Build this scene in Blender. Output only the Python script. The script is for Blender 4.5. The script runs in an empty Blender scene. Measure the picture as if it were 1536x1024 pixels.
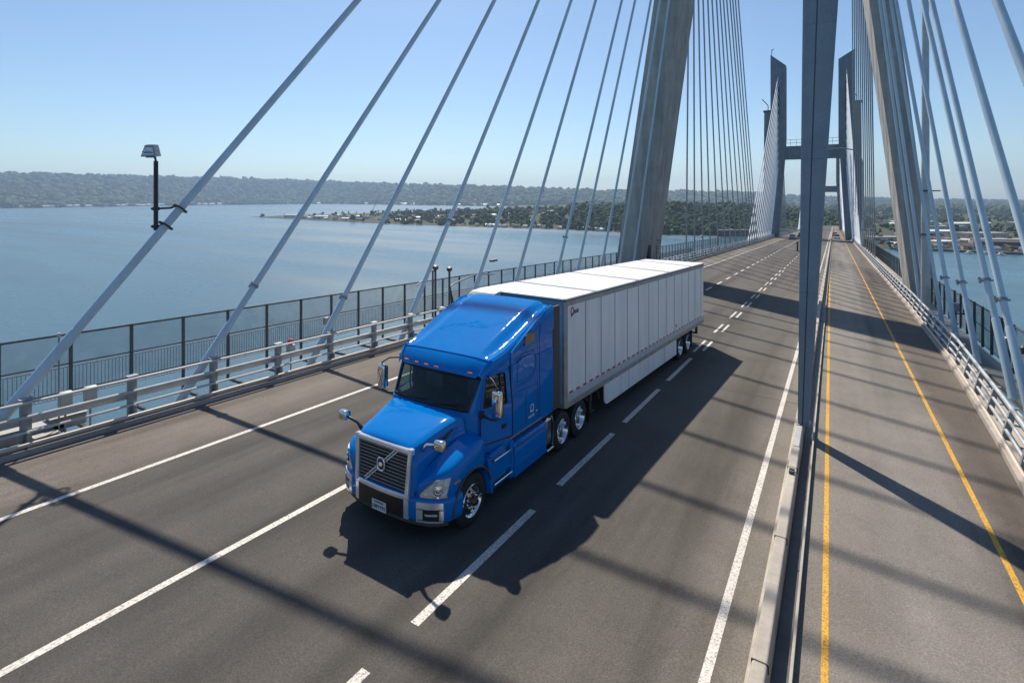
import bpy, math, random
import numpy as np
from mathutils import Vector, Matrix
random.seed(7); RNG = np.random.default_rng(7)
sc = bpy.context.scene
COL = sc.collection
R = math.radians

# ------------------------------------------------------------------ camera constants
F, PSI, YH, S, H = 781.0, 0.554, 297.0, 0.037, 6.2      # focal (px of 1536), yaw, horizon row, road fall, eye height
CP, SP = math.cos(PSI), math.sin(PSI)
WZ = -50.0                                             # water level
def B(x, y, h=0.0):                                    # bridge coordinates -> world (the deck falls gently along y)
    return Vector((x, y, h - S * y))
def proj(x, y, h):
    z = h - S * y
    X = x * CP + y * SP; Z = -x * SP + y * CP
    return 768 + F * X / Z, YH + F * (H - z) / Z
def camw(px, Z, z):                                    # world point in a given direction and at a given distance
    X = Z * (px - 768) / F
    return Vector((X * CP - Z * SP, X * SP + Z * CP, z))

# ------------------------------------------------------------------ materials
def newmat(name):
    m = bpy.data.materials.new(name); m.use_nodes = True
    nt = m.node_tree; bs = nt.nodes['Principled BSDF']
    return m, nt, bs
def N(nt, t, **kw):
    n = nt.nodes.new(t)
    for k, v in kw.items(): setattr(n, k, v)
    return n
def noise(nt, scale, detail=4, rough=.55, vec=None, stretch=None):
    tc = N(nt, 'ShaderNodeTexCoord')
    src = tc.outputs['Object'] if vec is None else vec
    if stretch:
        mp = N(nt, 'ShaderNodeMapping'); mp.inputs['Scale'].default_value = stretch
        nt.links.new(src, mp.inputs['Vector']); src = mp.outputs['Vector']
    n = N(nt, 'ShaderNodeTexNoise'); n.inputs['Scale'].default_value = scale
    n.inputs['Detail'].default_value = detail; n.inputs['Roughness'].default_value = rough
    nt.links.new(src, n.inputs['Vector'])
    return n.outputs['Fac']
def ramp(nt, fac, stops):
    r = N(nt, 'ShaderNodeValToRGB'); e = r.color_ramp.elements
    while len(e) < len(stops): e.new(.5)
    for i, (p, c) in enumerate(stops):
        e[i].position = p; e[i].color = (c[0], c[1], c[2], 1) if not isinstance(c, (int, float)) else (c, c, c, 1)
    nt.links.new(fac, r.inputs['Fac']); return r.outputs['Color']
def mix(nt, fac, a, b, mode='MIX'):
    m = N(nt, 'ShaderNodeMix'); m.data_type = 'RGBA'; m.blend_type = mode
    for i, v in (('Factor', fac), ('A', a), ('B', b)):
        s = [x for x in m.inputs if x.name == i and (x.type == 'RGBA' or i == 'Factor' and x.type == 'VALUE')][0]
        if hasattr(v, 'is_output'): nt.links.new(v, s)
        else: s.default_value = v if i == 'Factor' else (v[0], v[1], v[2], 1)
    return [o for o in m.outputs if o.type == 'RGBA'][0]
def bump(nt, bs, fac, strength=.2, dist=.01):
    b = N(nt, 'ShaderNodeBump'); b.inputs['Strength'].default_value = strength; b.inputs['Distance'].default_value = dist
    nt.links.new(fac, b.inputs['Height']); nt.links.new(b.outputs['Normal'], bs.inputs['Normal'])
def mat(name, col, rough=.5, metal=0., var=.15, scale=3., bmp=0., coat=0., stretch=None, spec=None):
    m, nt, bs = newmat(name)
    f = noise(nt, scale, 5, .6, stretch=stretch)
    lo = [c * (1 - var) for c in col]; hi = [min(1, c * (1 + var)) for c in col]
    nt.links.new(ramp(nt, f, [(.3, lo), (.7, hi)]), bs.inputs['Base Color'])
    bs.inputs['Roughness'].default_value = rough; bs.inputs['Metallic'].default_value = metal
    if coat: bs.inputs['Coat Weight'].default_value = coat; bs.inputs['Coat Roughness'].default_value = .03
    if spec is not None: bs.inputs['Specular IOR Level'].default_value = spec
    if bmp: bump(nt, bs, noise(nt, scale * 6, 4, .6), bmp, .02)
    return m

def road_mat():
    m, nt, bs = newmat('asphalt')
    tc = N(nt, 'ShaderNodeTexCoord'); sx = N(nt, 'ShaderNodeSeparateXYZ'); nt.links.new(tc.outputs['Object'], sx.inputs[0])
    wob = noise(nt, .9, 4, .6)
    ma = N(nt, 'ShaderNodeMath', operation='MULTIPLY_ADD'); nt.links.new(wob, ma.inputs[0]); ma.inputs[1].default_value = .9
    nt.links.new(sx.outputs['X'], ma.inputs[2])
    mr = N(nt, 'ShaderNodeMapRange'); mr.inputs['From Min'].default_value = -20; mr.inputs['From Max'].default_value = 6
    nt.links.new(ma.outputs[0], mr.inputs['Value'])
    def p(x): return (x + .45 + 20) / 26
    base = ramp(nt, mr.outputs[0], [(p(-17.5), (.145, .128, .112)), (p(-14.6), (.134, .119, .105)), (p(-13.8), (.080, .074, .068)), (p(-9), (.076, .070, .064)),
                                    (p(-5), (.082, .075, .068)), (p(-2.2), (.098, .089, .079)), (p(-1.3), (.16, .145, .125)), (p(-.2), (.165, .15, .132)),
                                    (p(1.2), (.178, .165, .150)), (p(2.5), (.150, .138, .124)), (p(3.0), (.098, .084, .072)), (p(5), (.112, .097, .083))])
    tr = ramp(nt, noise(nt, 1.0, 3, .5, stretch=(.75, .012, 1)), [(.33, .64), (.5, 1.0), (.66, 1.18)])
    base = mix(nt, 1.0, base, tr, 'MULTIPLY')
    pat = ramp(nt, noise(nt, .55, 6, .65), [(.3, .84), (.7, 1.12)])
    base = mix(nt, 1.0, base, pat, 'MULTIPLY')
    oil = ramp(nt, noise(nt, .35, 6, .7, stretch=(1.4, .12, 1)), [(.55, 1.0), (.70, .66)])
    base = mix(nt, 1.0, base, oil, 'MULTIPLY')
    # fine aggregate
    gr = ramp(nt, noise(nt, 38, 3, .8), [(.3, .58), (.5, 1.0), (.70, 1.55)])
    base = mix(nt, .85, base, gr, 'MULTIPLY')
    v = N(nt, 'ShaderNodeTexVoronoi'); v.inputs['Scale'].default_value = 55; nt.links.new(tc.outputs['Object'], v.inputs['Vector'])
    st = ramp(nt, v.outputs['Distance'], [(.05, (.30, .28, .25)), (.16, 0)])
    base = mix(nt, .35, base, st, 'ADD')
    # hairline cracks
    vc = N(nt, 'ShaderNodeTexVoronoi'); vc.feature = 'DISTANCE_TO_EDGE'; vc.inputs['Scale'].default_value = .16
    wv = N(nt, 'ShaderNodeMapping'); wv.inputs['Scale'].default_value = (1, .35, 1)
    dn = N(nt, 'ShaderNodeTexNoise'); dn.inputs['Scale'].default_value = 1.2; dn.inputs['Detail'].default_value = 6
    nt.links.new(tc.outputs['Object'], dn.inputs['Vector'])
    mv = N(nt, 'ShaderNodeMixRGB', blend_type='ADD'); mv.inputs[0].default_value = .9
    nt.links.new(tc.outputs['Object'], mv.inputs[1]); nt.links.new(dn.outputs['Color'], mv.inputs[2])
    nt.links.new(mv.outputs[0], wv.inputs['Vector']); nt.links.new(wv.outputs[0], vc.inputs['Vector'])
    cr = ramp(nt, vc.outputs['Distance'], [(.0, .62), (.004, 1.0)])
    base = mix(nt, .22, base, cr, 'MULTIPLY')
    nt.links.new(base, bs.inputs['Base Color']); bs.inputs['Roughness'].default_value = .88
    bs.inputs['Specular IOR Level'].default_value = .3
    bump(nt, bs, noise(nt, 45, 3, .8), .55, .012)
    return m
def paintline_mat(name, col):
    m, nt, bs = newmat(name)
    w = ramp(nt, noise(nt, 26, 5, .75), [(.38, [c * .30 for c in col]), (.50, [c * .8 for c in col]), (.72, col)])
    d = ramp(nt, noise(nt, 1.5, 4, .6), [(.3, .82), (.7, 1.0)])
    nt.links.new(mix(nt, 1, w, d, 'MULTIPLY'), bs.inputs['Base Color']); bs.inputs['Roughness'].default_value = .7
    bump(nt, bs, noise(nt, 45, 3, .8), .3, .01)
    return m
def concrete_mat(name, col, streak=.25):
    m, nt, bs = newmat(name)
    a = ramp(nt, noise(nt, .5, 8, .65), [(.3, [c * .78 for c in col]), (.7, [c * 1.12 for c in col])])
    b = ramp(nt, noise(nt, 1.0, 5, .6, stretch=(1.6, 1.6, .10)), [(.35, 1 - streak), (.62, 1.05)])
    c = ramp(nt, noise(nt, 14, 4, .7), [(.3, .9), (.7, 1.06)])
    # formwork joints every few metres of height
    tc = N(nt, 'ShaderNodeTexCoord'); sx = N(nt, 'ShaderNodeSeparateXYZ'); nt.links.new(tc.outputs['Object'], sx.inputs[0])
    md = N(nt, 'ShaderNodeMath', operation='PINGPONG'); md.inputs[1].default_value = 1.9
    nt.links.new(sx.outputs['Z'], md.inputs[0])
    j = ramp(nt, md.outputs[0], [(.0, .72), (.02, 1.0)])
    o = mix(nt, 1, mix(nt, 1, mix(nt, 1, a, b, 'MULTIPLY'), c, 'MULTIPLY'), j, 'MULTIPLY')
    nt.links.new(o, bs.inputs['Base Color']); bs.inputs['Roughness'].default_value = .85
    bump(nt, bs, noise(nt, 8, 6, .7), .25, .02)
    return m
def water_mat():
    m, nt, bs = newmat('water')
    st = noise(nt, .0016, 6, .62, stretch=(.5, 2.2, 1))
    nt.links.new(ramp(nt, st, [(.35, (.050, .112, .155)), (.65, (.070, .145, .195))]), bs.inputs['Base Color'])
    nt.links.new(ramp(nt, noise(nt, .0035, 5, .6, stretch=(.35, 2.4, 1)), [(.40, .24), (.62, .42)]), bs.inputs['Roughness'])
    bs.inputs['IOR'].default_value = 1.33
    b = N(nt, 'ShaderNodeBump'); b.inputs['Strength'].default_value = .34; b.inputs['Distance'].default_value = 1.2
    nt.links.new(noise(nt, .12, 8, .68, stretch=(.8, 1.3, 1)), b.inputs['Height'])
    b2 = N(nt, 'ShaderNodeBump'); b2.inputs['Strength'].default_value = .3; b2.inputs['Distance'].default_value = .35
    nt.links.new(noise(nt, .9, 4, .7), b2.inputs['Height']); nt.links.new(b.outputs[0], b2.inputs['Normal'])
    nt.links.new(b2.outputs[0], bs.inputs['Normal'])
    return m
def foliage_mat(name, a, b_, c, scale):
    m, nt, bs = newmat(name)
    n1 = noise(nt, scale, 4, .7); n2 = noise(nt, scale * .11, 3, .6)
    base = ramp(nt, n1, [(.28, a), (.5, b_), (.75, c)])
    nt.links.new(mix(nt, 1, base, ramp(nt, n2, [(.3, .72), (.7, 1.28)]), 'MULTIPLY'), bs.inputs['Base Color'])
    bs.inputs['Roughness'].default_value = .9; bs.inputs['Specular IOR Level'].default_value = .15
    return m
def car_paint(name, col, flake=.25):
    m, nt, bs = newmat(name)
    f = ramp(nt, noise(nt, 900, 1, .5), [(.35, [c * .82 for c in col]), (.65, [min(1, c * 1.18) for c in col])])
    d = ramp(nt, noise(nt, 1.6, 6, .65), [(.3, .9), (.7, 1.05)])
    nt.links.new(mix(nt, 1, f, d, 'MULTIPLY'), bs.inputs['Base Color'])
    bs.inputs['Metallic'].default_value = flake; bs.inputs['Roughness'].default_value = .8; bs.inputs['Specular IOR Level'].default_value = 0
    bs.inputs['Coat Weight'].default_value = .6; bs.inputs['Coat Roughness'].default_value = .04
    b = N(nt, 'ShaderNodeBump'); b.inputs['Strength'].default_value = .10; b.inputs['Distance'].default_value = .05
    nt.links.new(noise(nt, 1.9, 2, .5, stretch=(1, 1.6, .6)), b.inputs['Height']); nt.links.new(b.outputs[0], bs.inputs['Coat Normal'])
    return m
def glass_mat(name, tint, opac=.25):
    m, nt, bs = newmat(name)
    out = nt.nodes['Material Output']
    tr = N(nt, 'ShaderNodeBsdfTransparent'); tr.inputs[0].default_value = (*tint, 1)
    gl = N(nt, 'ShaderNodeBsdfGlossy'); gl.inputs['Roughness'].default_value = .02
    lw = N(nt, 'ShaderNodeLayerWeight'); lw.inputs[0].default_value = .5
    pw = N(nt, 'ShaderNodeMath', operation='POWER'); nt.links.new(lw.outputs['Facing'], pw.inputs[0]); pw.inputs[1].default_value = 5
    fr = N(nt, 'ShaderNodeMath', operation='MULTIPLY_ADD'); nt.links.new(pw.outputs[0], fr.inputs[0]); fr.inputs[1].default_value = .95; fr.inputs[2].default_value = .045
    film = ramp(nt, noise(nt, 3, 5, .6), [(.3, opac * .6), (.7, opac)])  # patchy share of the opaque teal layer over the glass
    bs.inputs['Base Color'].default_value = (.025, .07, .085, 1); bs.inputs['Roughness'].default_value = .08
    m1 = N(nt, 'ShaderNodeMixShader'); nt.links.new(fr.outputs[0], m1.inputs[0]); nt.links.new(tr.outputs[0], m1.inputs[1]); nt.links.new(gl.outputs[0], m1.inputs[2])
    m2 = N(nt, 'ShaderNodeMixShader'); nt.links.new(film, m2.inputs[0]); nt.links.new(m1.outputs[0], m2.inputs[1]); nt.links.new(bs.outputs[0], m2.inputs[2])
    nt.links.new(m2.outputs[0], out.inputs['Surface'])
    return m
def mesh_screen_mat(name, col, cover):      # woven wire screen: tiny open holes between strands
    m, nt, bs = newmat(name)
    out = nt.nodes['Material Output']
    tr = N(nt, 'ShaderNodeBsdfTransparent')
    bs.inputs['Base Color'].default_value = (*col, 1); bs.inputs['Roughness'].default_value = .6; bs.inputs['Metallic'].default_value = .3
    mx = N(nt, 'ShaderNodeMixShader'); nt.links.new(ramp(nt, noise(nt, 2, 3), [(.3, cover * .8), (.7, cover * 1.2)]), mx.inputs[0])
    nt.links.new(tr.outputs[0], mx.inputs[1]); nt.links.new(bs.outputs[0], mx.inputs[2]); nt.links.new(mx.outputs[0], out.inputs['Surface'])
    return m
def trailer_mat(name, col, streak=.12):
    m, nt, bs = newmat(name)
    a = ramp(nt, noise(nt, .9, 6, .6), [(.3, [c * .93 for c in col]), (.7, col)])
    b = ramp(nt, noise(nt, 2.0, 5, .65, stretch=(1.5, 1.5, .09)), [(.3, 1 - streak), (.6, 1.0)])
    nt.links.new(mix(nt, 1, a, b, 'MULTIPLY'), bs.inputs['Base Color']); bs.inputs['Roughness'].default_value = .42
    bump(nt, bs, noise(nt, 1.1, 3, .5), .12, .03)
    return m

M = dict(
    asphalt=road_mat(), white_line=paintline_mat('white road paint', (.80, .76, .70)), yellow_line=paintline_mat('yellow road paint', (.80, .43, .035)),
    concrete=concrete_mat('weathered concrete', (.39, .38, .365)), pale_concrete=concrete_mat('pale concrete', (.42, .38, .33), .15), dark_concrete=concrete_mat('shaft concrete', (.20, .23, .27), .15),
    bluecol=concrete_mat('blue grey coated column', (.23, .29, .35), .12), walk=concrete_mat('walkway concrete', (.33, .31, .29), .1),
    galv=mat('galvanised steel', (.45, .47, .48), .48, .45, .14, 2.2, .05), steel=mat('dull grey steel', (.27, .29, .31), .5, .35, .18, 3, .05),
    darksteel=mat('dark painted steel', (.085, .095, .10), .5, .3, .2, 3), blacksteel=mat('black steel', (.03, .035, .04), .45, .3, .2, 4),
    cable=mat('pale blue cable sheath', (.46, .58, .66), .36, .0, .13, .5, 0, 0., (3, 3, .35)), litcable=mat('sunlit cable sheath', (.72, .75, .77), .4, 0, .05, .5), greycable=mat('grey cable sheath', (.30, .34, .38), .42, 0, .06, .5),  # the white sheath has the sunlight on the far fans put into its colour
    pipe=mat('tan conduit', (.52, .46, .40), .6, .1, .15, 3), rubber=mat('tyre rubber', (.016, .016, .017), .8, 0, .25, 8, .2),
    chrome=mat('chrome', (.72, .72, .72), .07, 1, .02, 2), brightalu=mat('bright trim', (.84, .84, .85), .18, .6, .02, 2), alu=mat('polished aluminium', (.66, .67, .68), .16, 1, .05, 4), black=mat('black plastic', (.012, .012, .013), .45, 0, .2, 6),
    soot=mat('dark chassis', (.018, .018, .019), .7, .1, .3, 5), blue=car_paint('metallic blue paint', (.0003, .165, .53), .0), hub=mat('bronze hub', (.12, .09, .06), .35, .8, .2, 9),
    extender=mat('dark grey panel', (.055, .055, .052), .6, 0, .15, 2), trailer=trailer_mat('white trailer skin', (.89, .89, .88), .15), roofwhite=trailer_mat('white trailer roof', (.80, .78, .75), .04),
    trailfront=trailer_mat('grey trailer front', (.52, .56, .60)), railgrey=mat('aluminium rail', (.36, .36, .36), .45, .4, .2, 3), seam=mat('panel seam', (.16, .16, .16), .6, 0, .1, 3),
    red=mat('red reflector', (.50, .03, .03), .35, 0, .1, 5), tape=mat('white reflector', (.72, .72, .72), .3, 0, .1, 5), orange=mat('amber lens', (.75, .22, .02), .25, 0, .1, 5),
    lens=mat('headlamp lens', (.66, .70, .74), .12, .25, .3, 14, 0, 1.), plate=mat('number plate', (.62, .64, .66), .45, 0, .05, 5), ink=mat('dark ink', (.03, .035, .07), .5, 0, .1, 5), whiteink=mat('white lettering', (.75, .74, .70), .5, 0, .05, 5),
    darkglass=mat('dark window', (.012, .015, .018), .05, 0, .2, 2, 0, 1.), glass=glass_mat('tinted windscreen', (.55, .72, .74), .16), sideglass=glass_mat('clear side glass', (.78, .85, .82), .085),
    cloth=mat('seat cloth', (.10, .12, .13), .8, 0, .2, 6), dash=mat('dashboard', (.014, .018, .02), .7, 0, .2, 6), gold=mat('gold pinstripe', (.45, .30, .08), .4, .2, .1, 4),
    screen=mesh_screen_mat('wire screen', (.24, .28, .31), .38), darkscreen=mesh_screen_mat('dark wire screen', (.10, .13, .15), .55), box=mat('equipment box paint', (.40, .41, .39), .5, .2, .1, 4), water=water_mat(),
    land=foliage_mat('ground cover', (.030, .040, .018), (.055, .065, .030), (.14, .12, .085), .03), beach=foliage_mat('shore sand', (.20, .17, .13), (.30, .26, .21), (.40, .36, .31), .05),
    wood=foliage_mat('tree crowns', (.024, .044, .019), (.050, .078, .032), (.11, .125, .052), .07), farwood=foliage_mat('far tree crowns', (.014, .024, .009), (.042, .062, .020), (.12, .135, .05), .02),
    wallpale=mat('pale wall', (.62, .58, .52), .8, 0, .2, .02), walltan=mat('tan wall', (.42, .34, .27), .8, 0, .2, .02), roofgrey=mat('grey roof', (.28, .28, .29), .7, 0, .2, .05), roofbrown=mat('brown roof', (.17, .11, .08), .8, 0, .2, .05), roofwhite2=mat('white metal roof', (.72, .72, .72), .5, 0, .1, .05), roofblue=mat('blue metal roof', (.16, .24, .33), .5, .1, .1, .05),
    timber=mat('pier timber', (.07, .06, .05), .8, 0, .25, .3), boat=mat('white boat hull', (.74, .74, .72), .4, 0, .05, 1),
    redpaint=car_paint('red car paint', (.45, .04, .02), .1), whitepaint=car_paint('white car paint', (.62, .66, .70), .05), navypaint=car_paint('navy car paint', (.05, .10, .20), .2), blackpaint=car_paint('black car paint', (.015, .018, .02), .1),
)

# ------------------------------------------------------------------ mesh builder
ORG = {}
class MB:
    def __init__(s): s.v = []; s.f = []; s.mi = []; s.cur = 0
    def add(s, vs, fs):
        o = len(s.v); s.v += [tuple(p) for p in vs]; s.f += [tuple(i + o for i in f) for f in fs]; s.mi += [s.cur] * len(fs)
    def box(s, x0, x1, y0, y1, z0, z1, bev=0.):
        if bev <= 0:
            s.add([(x, y, z) for z in (z0, z1) for y in (y0, y1) for x in (x0, x1)], [(0, 2, 3, 1), (4, 5, 7, 6), (0, 1, 5, 4), (2, 6, 7, 3), (0, 4, 6, 2), (1, 3, 7, 5)])
        else:                                           # chamfered box
            b = min(bev, abs(x1 - x0) / 3, abs(y1 - y0) / 3, abs(z1 - z0) / 3)
            rings = []
            for z, i in ((z0, b), (z0 + b, 0), (z1 - b, 0), (z1, b)):
                a0, a1, c0, c1 = x0 + i, x1 - i, y0 + i, y1 - i
                rings.append([(a0 + b, c0, z), (a1 - b, c0, z), (a1, c0 + b, z), (a1, c1 - b, z), (a1 - b, c1, z), (a0 + b, c1, z), (a0, c1 - b, z), (a0, c0 + b, z)])
            s.loft(rings)
        return s
    def loft(s, rings, closed=True, caps=True):
        n = len(rings[0]); vs = [p for r in rings for p in r]; fs = []
        for i in range(len(rings) - 1):
            for j in range(n if closed else n - 1):
                k = (j + 1) % n
                fs.append((i * n + j, i * n + k, (i + 1) * n + k, (i + 1) * n + j))
        if caps and closed:
            fs.append(tuple(reversed(range(n)))); fs.append(tuple((len(rings) - 1) * n + j for j in range(n)))
        s.add(vs, fs); return s
    def tube(s, pts, r, n=8, caps=True):
        pts = [Vector(p) for p in pts]; rs = r if isinstance(r, (list, tuple)) else [r] * len(pts)
        rings = []; up = None
        for i, p in enumerate(pts):
            d = ((pts[min(i + 1, len(pts) - 1)] - pts[max(i - 1, 0)])).normalized()
            if up is None: up = Vector((0, 0, 1)) if abs(d.z) < .9 else Vector((0, 1, 0))
            a = d.cross(up).normalized(); b = a.cross(d).normalized(); up = b
            rings.append([p + (a * math.cos(2 * math.pi * k / n) + b * math.sin(2 * math.pi * k / n)) * rs[i] for k in range(n)])
        return s.loft(rings, True, caps)
    def lathe_x(s, prof, cx, cy, cz, n=36):             # profile (offset along x, radius)
        rings = [[(cx + a, cy + r * math.cos(2 * math.pi * k / n), cz + r * math.sin(2 * math.pi * k / n)) for k in range(n)] for a, r in prof]
        return s.loft(rings, True, False)
    def prism(s, poly, axis, a0, a1):                   # polygon in the plane across an axis
        def P(p, a): return {'x': (a, p[0], p[1]), 'y': (p[0], a, p[1]), 'z': (p[0], p[1], a)}[axis]
        return s.loft([[P(p, a0) for p in poly], [P(p, a1) for p in poly]])
    def mirror(s):                                      # add the other side (x -> -x)
        o = len(s.v); nf = len(s.f)
        s.v += [(-x, y, z) for x, y, z in s.v]; s.f += [tuple(reversed([i + o for i in f])) for f in s.f[:nf]]; s.mi += s.mi[:nf]; return s
    def shear(s, k=S): s.v = [(x, y, z - k * y) for x, y, z in s.v]; return s
    def build(s, name, m, parent=None, world=True, smooth=35, bevel=0., subd=0):
        me = bpy.data.meshes.new(name)
        vs = s.v
        if parent is not None and world:
            o = ORG[parent.name]; vs = [(x - o[0], y - o[1], z - o[2]) for x, y, z in vs]
        me.from_pydata(vs, [], s.f)
        ms = m if isinstance(m, (list, tuple)) else [m]
        for x in ms: me.materials.append(x)
        if len(ms) > 1: me.polygons.foreach_set('material_index', s.mi)
        ob = bpy.data.objects.new(name, me); COL.objects.link(ob)
        if parent is not None: ob.parent = parent; ORG[ob.name] = ORG.get(parent.name, Vector((0, 0, 0)))
        else: ORG[ob.name] = Vector((0, 0, 0))
        if smooth:
            me.polygons.foreach_set('use_smooth', [True] * len(me.polygons)); me.set_sharp_from_angle(angle=R(smooth))
        me.update()
        if subd:
            mo = ob.modifiers.new('smooth', 'SUBSURF'); mo.levels = subd; mo.render_levels = subd
        if bevel:
            mo = ob.modifiers.new('edge', 'BEVEL'); mo.width = bevel; mo.segments = 2; mo.limit_method = 'ANGLE'; mo.angle_limit = R(40)
        return ob
def tag(o, label=None, cat=None, group=None, kind=None):
    for k, v in (('label', label), ('category', cat), ('group', group), ('kind', kind)):
        if v: o[k] = v
    return o
def thing(name, label, cat, loc=(0, 0, 0), rz=0., group=None, parent=None):
    o = bpy.data.objects.new(name, None); COL.objects.link(o); o.location = loc; o.rotation_euler = (0, 0, rz); o.empty_display_size = .3
    if parent is not None: o.parent = parent
    ORG[o.name] = Vector(loc) if parent is None else ORG[parent.name] + Vector(loc)
    return tag(o, label, cat, group)
def inst(src, name, loc, parent, rz=0.):                # one more copy of a part, sharing its mesh
    c = src.copy(); c.name = name; COL.objects.link(c); c.parent = parent; c.location = loc; c.rotation_euler = (0, 0, rz); ORG[c.name] = ORG[parent.name]
    return c
def struct(o): o['kind'] = 'structure'; return o
def lettering(name, body, size, m, parent, frame, depth=.004, align='CENTER'):
    cu = bpy.data.curves.new(name, 'FONT'); cu.body = body; cu.size = size; cu.extrude = depth; cu.align_x = align; cu.align_y = 'CENTER'
    t = bpy.data.objects.new(name, cu); COL.objects.link(t)
    bpy.context.view_layer.update()
    me = bpy.data.meshes.new_from_object(t.evaluated_get(bpy.context.evaluated_depsgraph_get()))
    bpy.data.objects.remove(t); bpy.data.curves.remove(cu)
    me.transform(frame); me.materials.clear(); me.materials.append(m)
    o = bpy.data.objects.new(name, me); COL.objects.link(o)
    if parent is not None: o.parent = parent
    return o

# ------------------------------------------------------------------ roads and deck
YS = [-40, -10, 0, 5, 10, 15, 20, 25, 30, 35, 40, 48, 60, 80, 100, 140, 200, 280, 380, 500, 720]
def strip(xa, xb, h, ys=YS):                            # sheet between two x(y) curves
    mb = MB(); fa = xa if callable(xa) else (lambda y: xa); fb = xb if callable(xb) else (lambda y: xb)
    vs = []
    for y in ys: vs += [B(fa(y), y, h), B(fb(y), y, h)]
    mb.add(vs, [(2 * i, 2 * i + 1, 2 * i + 3, 2 * i + 2) for i in range(len(ys) - 1)]); return mb
def rb(y):                                              # foot of the right barrier
    return float(np.interp(y, [-40, 0, 15.6, 20, 30, 48, 720], [3.2, 3.3, 3.62, 3.9, 4.3, 4.5, 4.5]))
def sweep(prof, ys, x0, close=True):                    # profile (dx, h) swept along the deck
    mb = MB(); f = x0 if callable(x0) else (lambda y: x0)
    mb.loft([[B(f(y) + a, y, h) for a, h in prof] for y in ys], close, close); return mb
left_road = struct(strip(-17.2, -1.0, 0).build('left_roadway', M['asphalt']))
right_road = struct(strip(-.47, lambda y: rb(y) + .1, 0).build('right_roadway', M['asphalt']))
def line(xa, w, ya, yb, m, parent, name='edge_line'):
    f = xa if callable(xa) else (lambda y: xa)
    ys = [ya] + [y for y in YS if ya < y < yb] + [yb]
    return strip(lambda y: f(y) - w / 2, lambda y: f(y) + w / 2, .004, ys).build(name, m, parent)
line(-13.95, .145, -10, 700, M['white_line'], left_road)
line(-9.38, .15, -10, 26.5, M['white_line'], left_road, 'lane_line')
line(-1.48, .135, -10, 700, M['white_line'], left_road)
line(lambda y: float(np.interp(y, [0, 18, 80, 200], [-.22, -.33, -.62, -.62])) + .33 * 0 + .16, .092, -10, 700, M['yellow_line'], right_road)
line(2.68, .10, -10, 700, M['yellow_line'], right_road)
for a, b in ((1.0, 4.95), (5.9, 9.54), (10.75, 14.18), (15.12, 18.76), (19.95, 23.75)):
    line(-5.38, .155, a, b, M['white_line'], left_road, 'lane_dash')
y = 25.2
while y < 190:
    for dx in (-.16, .16) if y < 70 else (0,): line(-5.38 + dx, .12, y + dx * 1.5, y + 2.4, M['white_line'], left_road, 'lane_dash')
    line(-9.38, .17, y + 2.2, y + 4.6, M['white_line'], left_road, 'lane_dash')
    y += 4.9
jb = MB()
for yj in (20.6, 64, 128):
    jb.add([B(-13.9, yj, .003), B(-1.05, yj - .6, .003), B(-1.05, yj - .56, .003), B(-13.9, yj + .04, .003)], [(0, 1, 2, 3)])
jb.build('expansion_joint', M['soot'], left_road)
struct(sweep([(-18.35, -.35), (-18.35, -2.2), (-15, -3.6), (2, -3.6), (5.5, -2.6), (5.5, -.35)], YS, 0).build('bridge_deck', M['concrete']))
struct(sweep([(5.42, -.3), (5.42, .12), (6.6, .12), (6.6, -.3)], [y for y in YS if y >= 60], 0).build('right_walkway', M['walk']))
struct(sweep([(5.56, -.3), (5.56, -.12), (6.4, -.12), (6.4, -.3)], [y for y in YS if y <= 48], 0).build('right_service_walkway', M['darksteel']))
struct(sweep([(-17.30, -.3), (-17.30, .05), (-17.05, .05), (-17.05, .13), (-16.98, .13), (-16.98, -.3)], YS, 0).build('left_kerb', M['walk']))
struct(sweep([(-18.4, -.4), (-18.4, -.16), (-17.302, -.16), (-17.302, -.4)], YS, 0).build('left_shadow_ledge', M['darksteel']))  # dark steel colour stands in for the shadow gap behind the kerb
struct(sweep([(0, -.3), (0, .16), (.30, .16), (.34, .05), (.9, .05), (.9, -.3)], YS, rb).build('right_kerb', M['pale_concrete']))

# median: stepped concrete barrier, dark slot and thin kerb
med = thing('median_barrier', 'long pale concrete median barrier with a dark slot beside the yellow line', 'barrier', B(-.8, 20))
sweep([(-1.02, -.2), (-1.02, .06), (-.95, .09), (-.935, .32), (-.915, .34), (-.765, .34), (-.745, .32), (-.73, -.2)], YS, 0).build('barrier_wall', M['pale_concrete'], med, bevel=.01)
sweep([(-.727, -.2), (-.727, -.04), (-.512, -.04), (-.512, -.2)], YS, 0).build('shadow_slot', M['darksteel'], med)  # slot floor, its dark colour also standing in for the barrier's shadow
sweep([(-.509, -.2), (-.509, .13), (-.472, .13), (-.472, -.2)], YS, 0).build('thin_kerb', M['pale_concrete'], med)
cp = MB(); cp.box(-.945, -.73, -.012, .012, .22, .343); j0 = cp.build('barrier_joint', M['soot'], None); j0.parent = med; j0.location = B(0, -2) - ORG[med.name]
for k in range(1, 26): inst(j0, 'barrier_joint', B(0, -2 + 3.2 * k) - ORG[med.name], med)
cb = MB(); cb.box(-.905, -.77, 15.35, 16.90, .343, .355); cb.shear().build('cover_plate', M['galv'], med)
for o in (0, .13): cb = MB(); cb.box(-.89, -.78, 13.6 + o, 13.66 + o,   .342, .41); cb.shear().build('lifting_bracket', M['darksteel'], med)

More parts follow.
